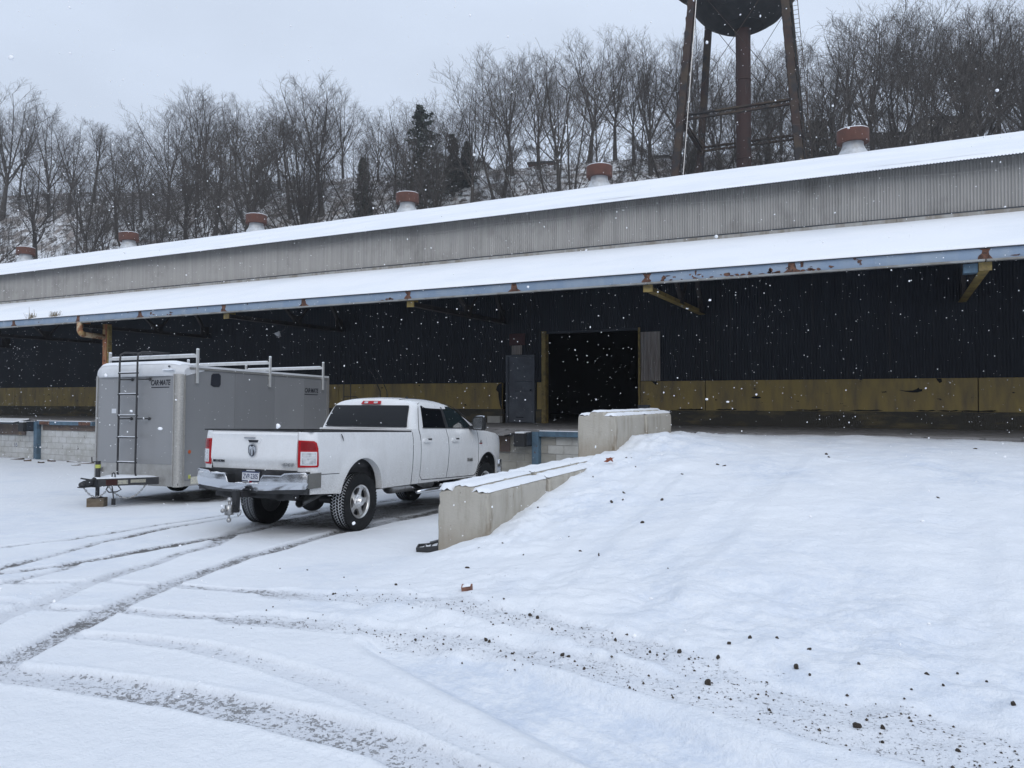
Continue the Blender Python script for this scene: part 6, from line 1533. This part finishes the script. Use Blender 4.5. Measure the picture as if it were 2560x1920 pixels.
def snow_slab(x0, x1, y0, y1, z, t, seed):
    nx_ = max(4, int(abs(x1 - x0) / .035)); ny_ = max(6, int((y1 - y0) / .06)); m = MB()
    def f(u_, v_):
        y = y0 + (y1 - y0) * v_; e0 = .016 * mnoise.noise(Vector((y * 6, seed, 1))) + .015 * mnoise.noise(Vector((y * 17, seed, 2))); e1 = .016 * mnoise.noise(Vector((y * 6, seed, 5))) + .015 * mnoise.noise(Vector((y * 17, seed, 7)))
        x = (x0 + e0) + (x1 - x0 + e1 - e0) * u_; y += .03 * mnoise.noise(Vector((u_ * 5, seed, 9))) * (1 if v_ < .1 else 0)
        ed = min(1, 5 * u_, 5 * (1 - u_), (y - y0) / .06 + 0.0, (y1 - y) / .02 + .6); ed = max(0, ed)
        return (x, y, z - .004 + t * math.sqrt(ed) * (1 + .3 * mnoise.noise(Vector((x * 5, y * 4, seed)))))
    m.grid(f, nx_, ny_); return m
BWd, BHt, BLn = .68, .76, 1.70
ROWX = -4.48
low = [(7.76, 'weathered concrete block at the near end of the low ramp wall'), (9.47, 'second concrete block of the low ramp wall, half buried in snow'), (11.18, 'third concrete block of the low ramp wall, under the stacked blocks'), (12.89, 'concrete block in the lower course nearest the loading dock'), (14.60, 'last concrete block in the lower course against the loading dock')]
for i, (y, lb) in enumerate(low):
    L = BLn if i < 4 else 1.55
    o = conc_block(i + 1, L - .02, BWd, BHt).build('concrete_block', BLKM, None, angle=45, loc=(ROWX + rng.uniform(-.01, .01), y, zz(-1.07) - BHt + .012 * i + .01 * (i % 2)), rot=(R(.4), 0, R(rng.uniform(-.6, .6))))
    tag(o, lb, 'concrete block', 'concrete blocks beside the ramp')
    for (a, b, z) in ((-BWd / 2 + .015, -.14, BHt), (.10, BWd / 2 - .004, BHt), (-.125, .118, BHt + .06)):
        if i < 3: snow_slab(a, b, .0 if i == 0 else -.01, L - .01, z, (.07 if a < 0 else .05) if z == BHt else .03, i + a).build('snow_cap', SNOW, o, smooth=True)
up = [(12.22, 'stacked concrete block with chipped corner above the ramp wall'), (13.95, 'farther stacked concrete block of the upper course beside the ramp')]
for i, (y, lb) in enumerate(up):
    L = 1.70
    o = conc_block(i + 11, L, BWd, .74).build('concrete_block', BLKM, None, angle=45, loc=(ROWX + .02 * i, y, zz(-1.07) + .045), rot=(0, 0, R(.5 - i)))
    tag(o, lb, 'concrete block', 'concrete blocks beside the ramp')
    for (a, b, z) in ((-BWd / 2 + .015, -.14, .74), (.14, BWd / 2 - .015, .74), (-.105, .105, .80)):
        snow_slab(a, b, .0, L - .01, z, .05 if z == .74 else .035, i + a + 9).build('snow_cap', SNOW, o, smooth=True)

# ================================================================ loose things
# black plastic tray with snow, tucked against the first block
tr = empty('plastic_tray', (-5.02, 7.86, gz(-5.02, 7.9) + .01), (R(4), R(-6), R(24)), 'broken black plastic crate half filled with snow at the block foot', 'crate')
t = MB(); t.box(-.17, .17, -.12, .12, 0, .015); 
for (a, b, c_, d_) in ((-.17, .17, -.12, -.10), (-.17, .17, .10, .12), (-.17, -.15, -.1, .1), (.15, .17, -.1, .1), (-.05, -.035, -.1, .1), (.05, .065, -.1, .1)): t.box(a, b, c_, d_, .0155, .085)
t.build('shell', BLACKP, tr); MB().grid(lambda u_, v_: (-.145 + .29 * u_, -.095 + .19 * v_, .045 + .03 * mnoise.noise(Vector((u_ * 4, v_ * 4, 3))) + .03 * u_), 10, 8).build('snow_fill', SNOW, tr, smooth=True)
MB().bar((.02, .10, .09), (.24, .16, .11), .10, .012).build('flap', BLACKP, tr)
# building block by the door on the dock
o = MB().box(-.2, .2, -.1, .1, 0, .2).build('cinder_block', CMUG, None, loc=(-10.78, 20.55, FLOOR), rot=(0, 0, R(4))); tag(o, 'pale cinder block on the dock floor left of the grey door', 'cinder block')
# black handcart frame on the dock behind the truck cab
hc = empty('handcart', (-14.2, 18.6, FLOOR), (0, 0, R(12)), 'black tubular handcart standing on the dock behind the truck cab', 'handcart')
MB().box(-.5, .5, -.3, .3, .22, .26).build('deck', BLACKS, hc)
f = MB()
for x in (-.5, -.28): f.tube([(x, -.25, .26), (x, -.25, 1.42)], .014, 6)
f.tube([(-.5, -.25, .78), (-.1, -.25, .78), (.0, -.25, .70), (.0, -.25, .26)], .014, 6)
f.tube([(.50, .2, .26), (.46, .2, .95), (.24, .2, 1.42), (.08, .2, 1.6)], .014, 6); f.tube([(.72, .2, .26), (.68, .2, .95), (.46, .2, 1.42), (.30, .2, 1.6)], .014, 6)
f.build('frame', BLACKS, hc, smooth=True)
for x in (-.38, .38):
    for y in (-.22, .22): MB().lathe([(.10, -.02), (.11, 0), (.10, .02)], 14, Matrix.Translation((x, y, .11)) @ Matrix.Rotation(R(90), 4, 'X')).build('castor', RUBBER, hc)
# flood lamp hanging by its cable under the canopy
fl_ = empty('flood_lamp', (-16.7, 18.0, zz(2.05)), (0, 0, 0), 'pale flood lamp hanging from the canopy truss above the trailer', 'lamp')
MB().tube([(0, 0, .36), (.03, 0, .2), (-.02, 0, .08), (-.18, 0, .0), (-.25, 0, -.05)], .012, 6).build('cable', BLACKS, fl_)
MB().lathe([(.03, .12), (.05, .08), (.11, .0), (.10, -.005), (.03, .04)], 16, Matrix.Translation((-.30, 0, -.08)) @ Matrix.Rotation(R(35), 4, 'Y')).build('shade', CAPW, fl_, smooth=True)
# dry weeds growing from the canopy gutter
for i, (x, n_, lb) in enumerate(((-25.5, 60, 'sparse tuft of dry weeds on the canopy edge, left of two'), (-24.3, 110, 'denser tuft of dry weeds on the canopy edge, right of two'))):
    r = random.Random(i); S = []
    for k in range(n_):
        a = r.uniform(0, 6.3); b_ = np.array([r.gauss(0, .10) + .05, r.gauss(0, .05), can_z(CAN_Y) - EYE * 0]); h_ = r.uniform(.06, .22); l_ = r.uniform(.1, .9)
        S.append((b_, b_ + np.array([math.cos(a) * l_ * h_, math.sin(a) * l_ * h_ * .5, h_]), .006, .002, 3))
    for k in range(2 if i == 0 else 0): S.append((np.array([-.1 + k * .3, 0, can_z(CAN_Y)]), np.array([-.13 + k * .26, 0, can_z(CAN_Y) + .42 - .1 * k]), .010, .004, 3))
    tag(obj('dry_weeds', seg_mesh('dry_weeds', S, STRAW), None, (x, CAN_Y + .06, 0)), lb, 'weeds', 'dry weeds on the canopy edge')

# clods and stones thrown up beside the tracks
def clod(seed, s):
    r = random.Random(seed); m = MB(); m.ball((0, 0, 0), 1.0, 9, 7)
    m.v = [tuple(Vector(v) * s * (1 + .38 * mnoise.noise(Vector(v) * 1.6 + Vector((seed, 0, 0))) + .18 * mnoise.noise(Vector(v) * 4 + Vector((0, seed, 0))))) for v in m.v]
    m.v = [(v[0] * 1.15, v[1] * .9, v[2] * .75) for v in m.v]
    return m.mesh('mud_clod', CLOD)
CLM = [clod(i, 1.0) for i in range(6)]
big = {(-.92, 4.25): 'large dark mud clod lying on the lower wheel track', (-.17, 4.02): 'square dark mud clod at the lower right on the wheel tracks', (-.51, 4.66): 'tall dark stone standing in the snow at the ramp foot'}
for i, (x, y, s) in enumerate(CL):
    o = obj('mud_clod', CLM[i % 6], None, (x, y, gz(x, y) + s * .12), (rng.uniform(0, 6), rng.uniform(0, 6), rng.uniform(0, 6))); s *= .42; o.scale = (s, s * rng.uniform(.8, 1.2), s)
    if (x, y) in big: tag(o, big[(x, y)], 'mud clod')
    else: tag(o, 'small dark mud clod or stone on the snow along the wheel tracks', 'mud clod', 'small clods along the tracks')
r = random.Random(77)
for i in range(34):
    x, y = (r.uniform(-3.9, -2.2), r.uniform(6.2, 12)) if i % 2 else (r.uniform(-1.5, 5.5), r.uniform(6, 14.5))
    q = r.uniform(.008, .017) * (1 + max(0, y - 6) * .07)
    o = obj('stone_chip', CLM[i % 6], None, (x, y, gz(x, y) + q * .1), (r.uniform(0, 6), r.uniform(0, 6), 0)); o.scale = (q * 1.3, q, q * .7)
    tag(o, 'tiny dark stone chip showing through the snow on the ramp', 'stone chip', 'stone chips on the ramp')
bk = MB(); bk.box(-.042, .042, -.035, .035, -.02, .034); bk.v = [(v[0] + .012 * mnoise.noise(Vector(v) * 30), v[1] + .012 * mnoise.noise(Vector(v) * 27), v[2] - .012 * (v[0] > 0)) for v in bk.v]
o = bk.build('brick_piece', BRICKR, None, loc=(-3.15, 5.52, gz(-3.15, 5.52) + .01), rot=(R(12), R(-10), R(20))); tag(o, 'broken reddish brick piece poking from the snow below the ramp wall', 'brick')
MB().grid(lambda u_, v_: (-.035 + .07 * u_, -.03 + .06 * v_, .032 + .015 * math.sin(PI * u_) * math.sin(PI * v_)), 5, 5).build('snow_cap', SNOW, o, smooth=True)
lf = MB().add([(0, 0, 0), (.03, .01, .015), (.06, .0, .005), (.045, .03, .02), (.055, .06, .012), (.03, .045, .02), (.015, .075, .005), (.005, .04, .02), (-.03, .05, .01), (-.012, .02, .015), (-.035, -.005, .01)], [(0, 1, 3, 5, 7, 9), (1, 2, 3), (3, 4, 5), (5, 6, 7), (7, 8, 9), (9, 10, 0)])
o = lf.build('fallen_leaf', LEAF, None, loc=(-3.91, 11.14, gz(-3.91, 11.14) + .02), rot=(R(35), 0, 0)); o.scale = (1.6, 1.6, 1.6); tag(o, 'curled brown oak leaf on the snow beside the stacked blocks', 'leaf')
# fine gravel crumbs along the right-hand tracks (uncountable)
r = random.Random(5); V = []; Fs = []
for pts, w, dep, ba, gr in TRK:
    if gr < .79: continue
    for (x0, y0), (x1, y1) in zip(pts[:-1], pts[1:]):
        for k in range(int(math.hypot(x1 - x0, y1 - y0) * 38)):
            t_ = r.random(); x = x0 + (x1 - x0) * t_ + r.gauss(0, .12); y = y0 + (y1 - y0) * t_ + r.gauss(0, .12)
            if x < -4.4 or x > 1.6: continue
            s = r.choice([.004, .005, .006, .007, .009]); z = gz(x, y) + s * .3; b0 = len(V); q = [r.uniform(.6, 1.3) * s for _ in range(6)]
            V += [(x + q[0], y, z), (x - q[1], y, z), (x, y + q[2], z), (x, y - q[3], z), (x, y, z + q[4]), (x, y, z - q[5])]
            Fs += [(b0 + a, b0 + c_, b0 + d_) for a, c_, d_ in ((0, 2, 4), (2, 1, 4), (1, 3, 4), (3, 0, 4), (2, 0, 5), (1, 2, 5), (3, 1, 5), (0, 3, 5))]
tag(obj('gravel', np_mesh('gravel', np.array(V), np.array(Fs), CLOD)), 'dark gravel crumbs scattered along the wheel tracks', 'gravel', kind='stuff')
# rubble at the foot of the left dock wall
DB = [((-26.9, 16.1), (.45, .10, .05), 20), ((-25.2, 16.2), (.30, .14, .06), -10), ((-24.1, 16.25), (.55, .08, .03), 8), ((-23.2, 16.0), (.75, .10, .03), 24), ((-22.6, 16.2), (.6, .09, .04), -14), ((-27.8, 15.7), (.25, .14, .08), 40), ((-24.8, 15.6), (.20, .10, .05), 0), ((-26.0, 15.9), (.22, .16, .06), 60), ((-22.9, 15.5), (.3, .06, .03), 12), ((-28.6, 16.2), (.35, .18, .10), 10)]
for i, ((x, y), (a, b, c_), rot) in enumerate(DB):
    m = MB().box(-a / 2, a / 2, -b / 2, b / 2, 0, c_); o = m.build('scrap_board', BROWN if i % 2 else CLOD, None, loc=(x, y, gz(x, y) - .01), rot=(R(rng.uniform(-4, 4)), R(rng.uniform(-6, 6)), R(rot)))
    tag(o, 'dark scrap of timber lying at the foot of the left dock wall', 'scrap', 'scraps at the dock foot')
    MB().box(-a * .36, a * .3, -b * .35, b * .3, c_ + .001, c_ + .018).build('snow_cap', SNOW, o)

# ================================================================ falling snow
tr.scale = (.78, .78, .8)
FL = np.random.RandomState(3)
n = 28000
P = np.stack([FL.uniform(-32, 9, n), FL.uniform(.9, 15.4, n), FL.uniform(-.4, 9.5, n)], -1)
dist = np.linalg.norm(P - np.array([0, 0, 1.6]), axis=1)
k = (dist > 1.6) & (P[:, 2] > base_h(P[:, 0], P[:, 1]) + EYE + .02)
# none inside the trailer, the pickup or the concrete
k &= ~((P[:, 0] > -14.7) & (P[:, 0] < -11.9) & (P[:, 1] > 9.8) & (P[:, 2] < 2.4)) & ~((P[:, 0] > -9.3) & (P[:, 0] < -6.6) & (P[:, 1] > 7.2) & (P[:, 2] < 1.9)) & ~((P[:, 0] > -4.9) & (P[:, 0] < -4.0) & (P[:, 1] > 7.6) & (P[:, 2] < 1.5))
P = P[k]; n = len(P)
S = .0022 + .0048 * FL.rand(n) ** 2.2
S = np.where(FL.rand(n) < .05, S * 1.45, S)
g_ = (1 + 5 ** .5) / 2
oc = np.array([(-1, g_, 0), (1, g_, 0), (-1, -g_, 0), (1, -g_, 0), (0, -1, g_), (0, 1, g_), (0, -1, -g_), (0, 1, -g_), (g_, 0, -1), (g_, 0, 1), (-g_, 0, -1), (-g_, 0, 1)], float) / math.hypot(1, g_)
sq = FL.uniform(.65, 1.3, (n, 1, 3))
V = P[:, None] + oc[None] * sq * S[:, None, None] * FL.uniform(.75, 1.2, (n, 12, 1))
tri = np.array([(0, 11, 5), (0, 5, 1), (0, 1, 7), (0, 7, 10), (0, 10, 11), (1, 5, 9), (5, 11, 4), (11, 10, 2), (10, 7, 6), (7, 1, 8), (3, 9, 4), (3, 4, 2), (3, 2, 6), (3, 6, 8), (3, 8, 9), (4, 9, 5), (2, 4, 11), (6, 2, 10), (8, 6, 7), (9, 8, 1)])
Fq = (np.arange(n)[:, None, None] * 12 + tri[None]).reshape(-1, 3)
tag(obj('falling_snow', np_mesh('falling_snow', V.reshape(-1, 3), Fq, M('snowflake', (.93, .94, .96), .8))), 'snowflakes drifting down over the whole yard', 'snow', kind='stuff')

# ================================================================ snow-filled air: the far hill fades a little
hm = bpy.data.materials.new('haze'); hm.use_nodes = True
hn, hl = hm.node_tree.nodes, hm.node_tree.links; hn.clear()
ho_ = hn.new('ShaderNodeOutputMaterial'); hv = hn.new('ShaderNodeVolumePrincipled')
hv.inputs['Color'].default_value = (.93, .96, 1.0, 1); hv.inputs['Density'].default_value = .0004; hv.inputs['Anisotropy'].default_value = .2
hl.new(hv.outputs[0], ho_.inputs['Volume'])
hz_o = MB().box(-620, 520, -420, 520, -8, 62).build('haze', hm); tag(hz_o, 'thin veil of snowy air over the whole scene', 'haze', kind='stuff')
SC.cycles.volume_bounces = 1
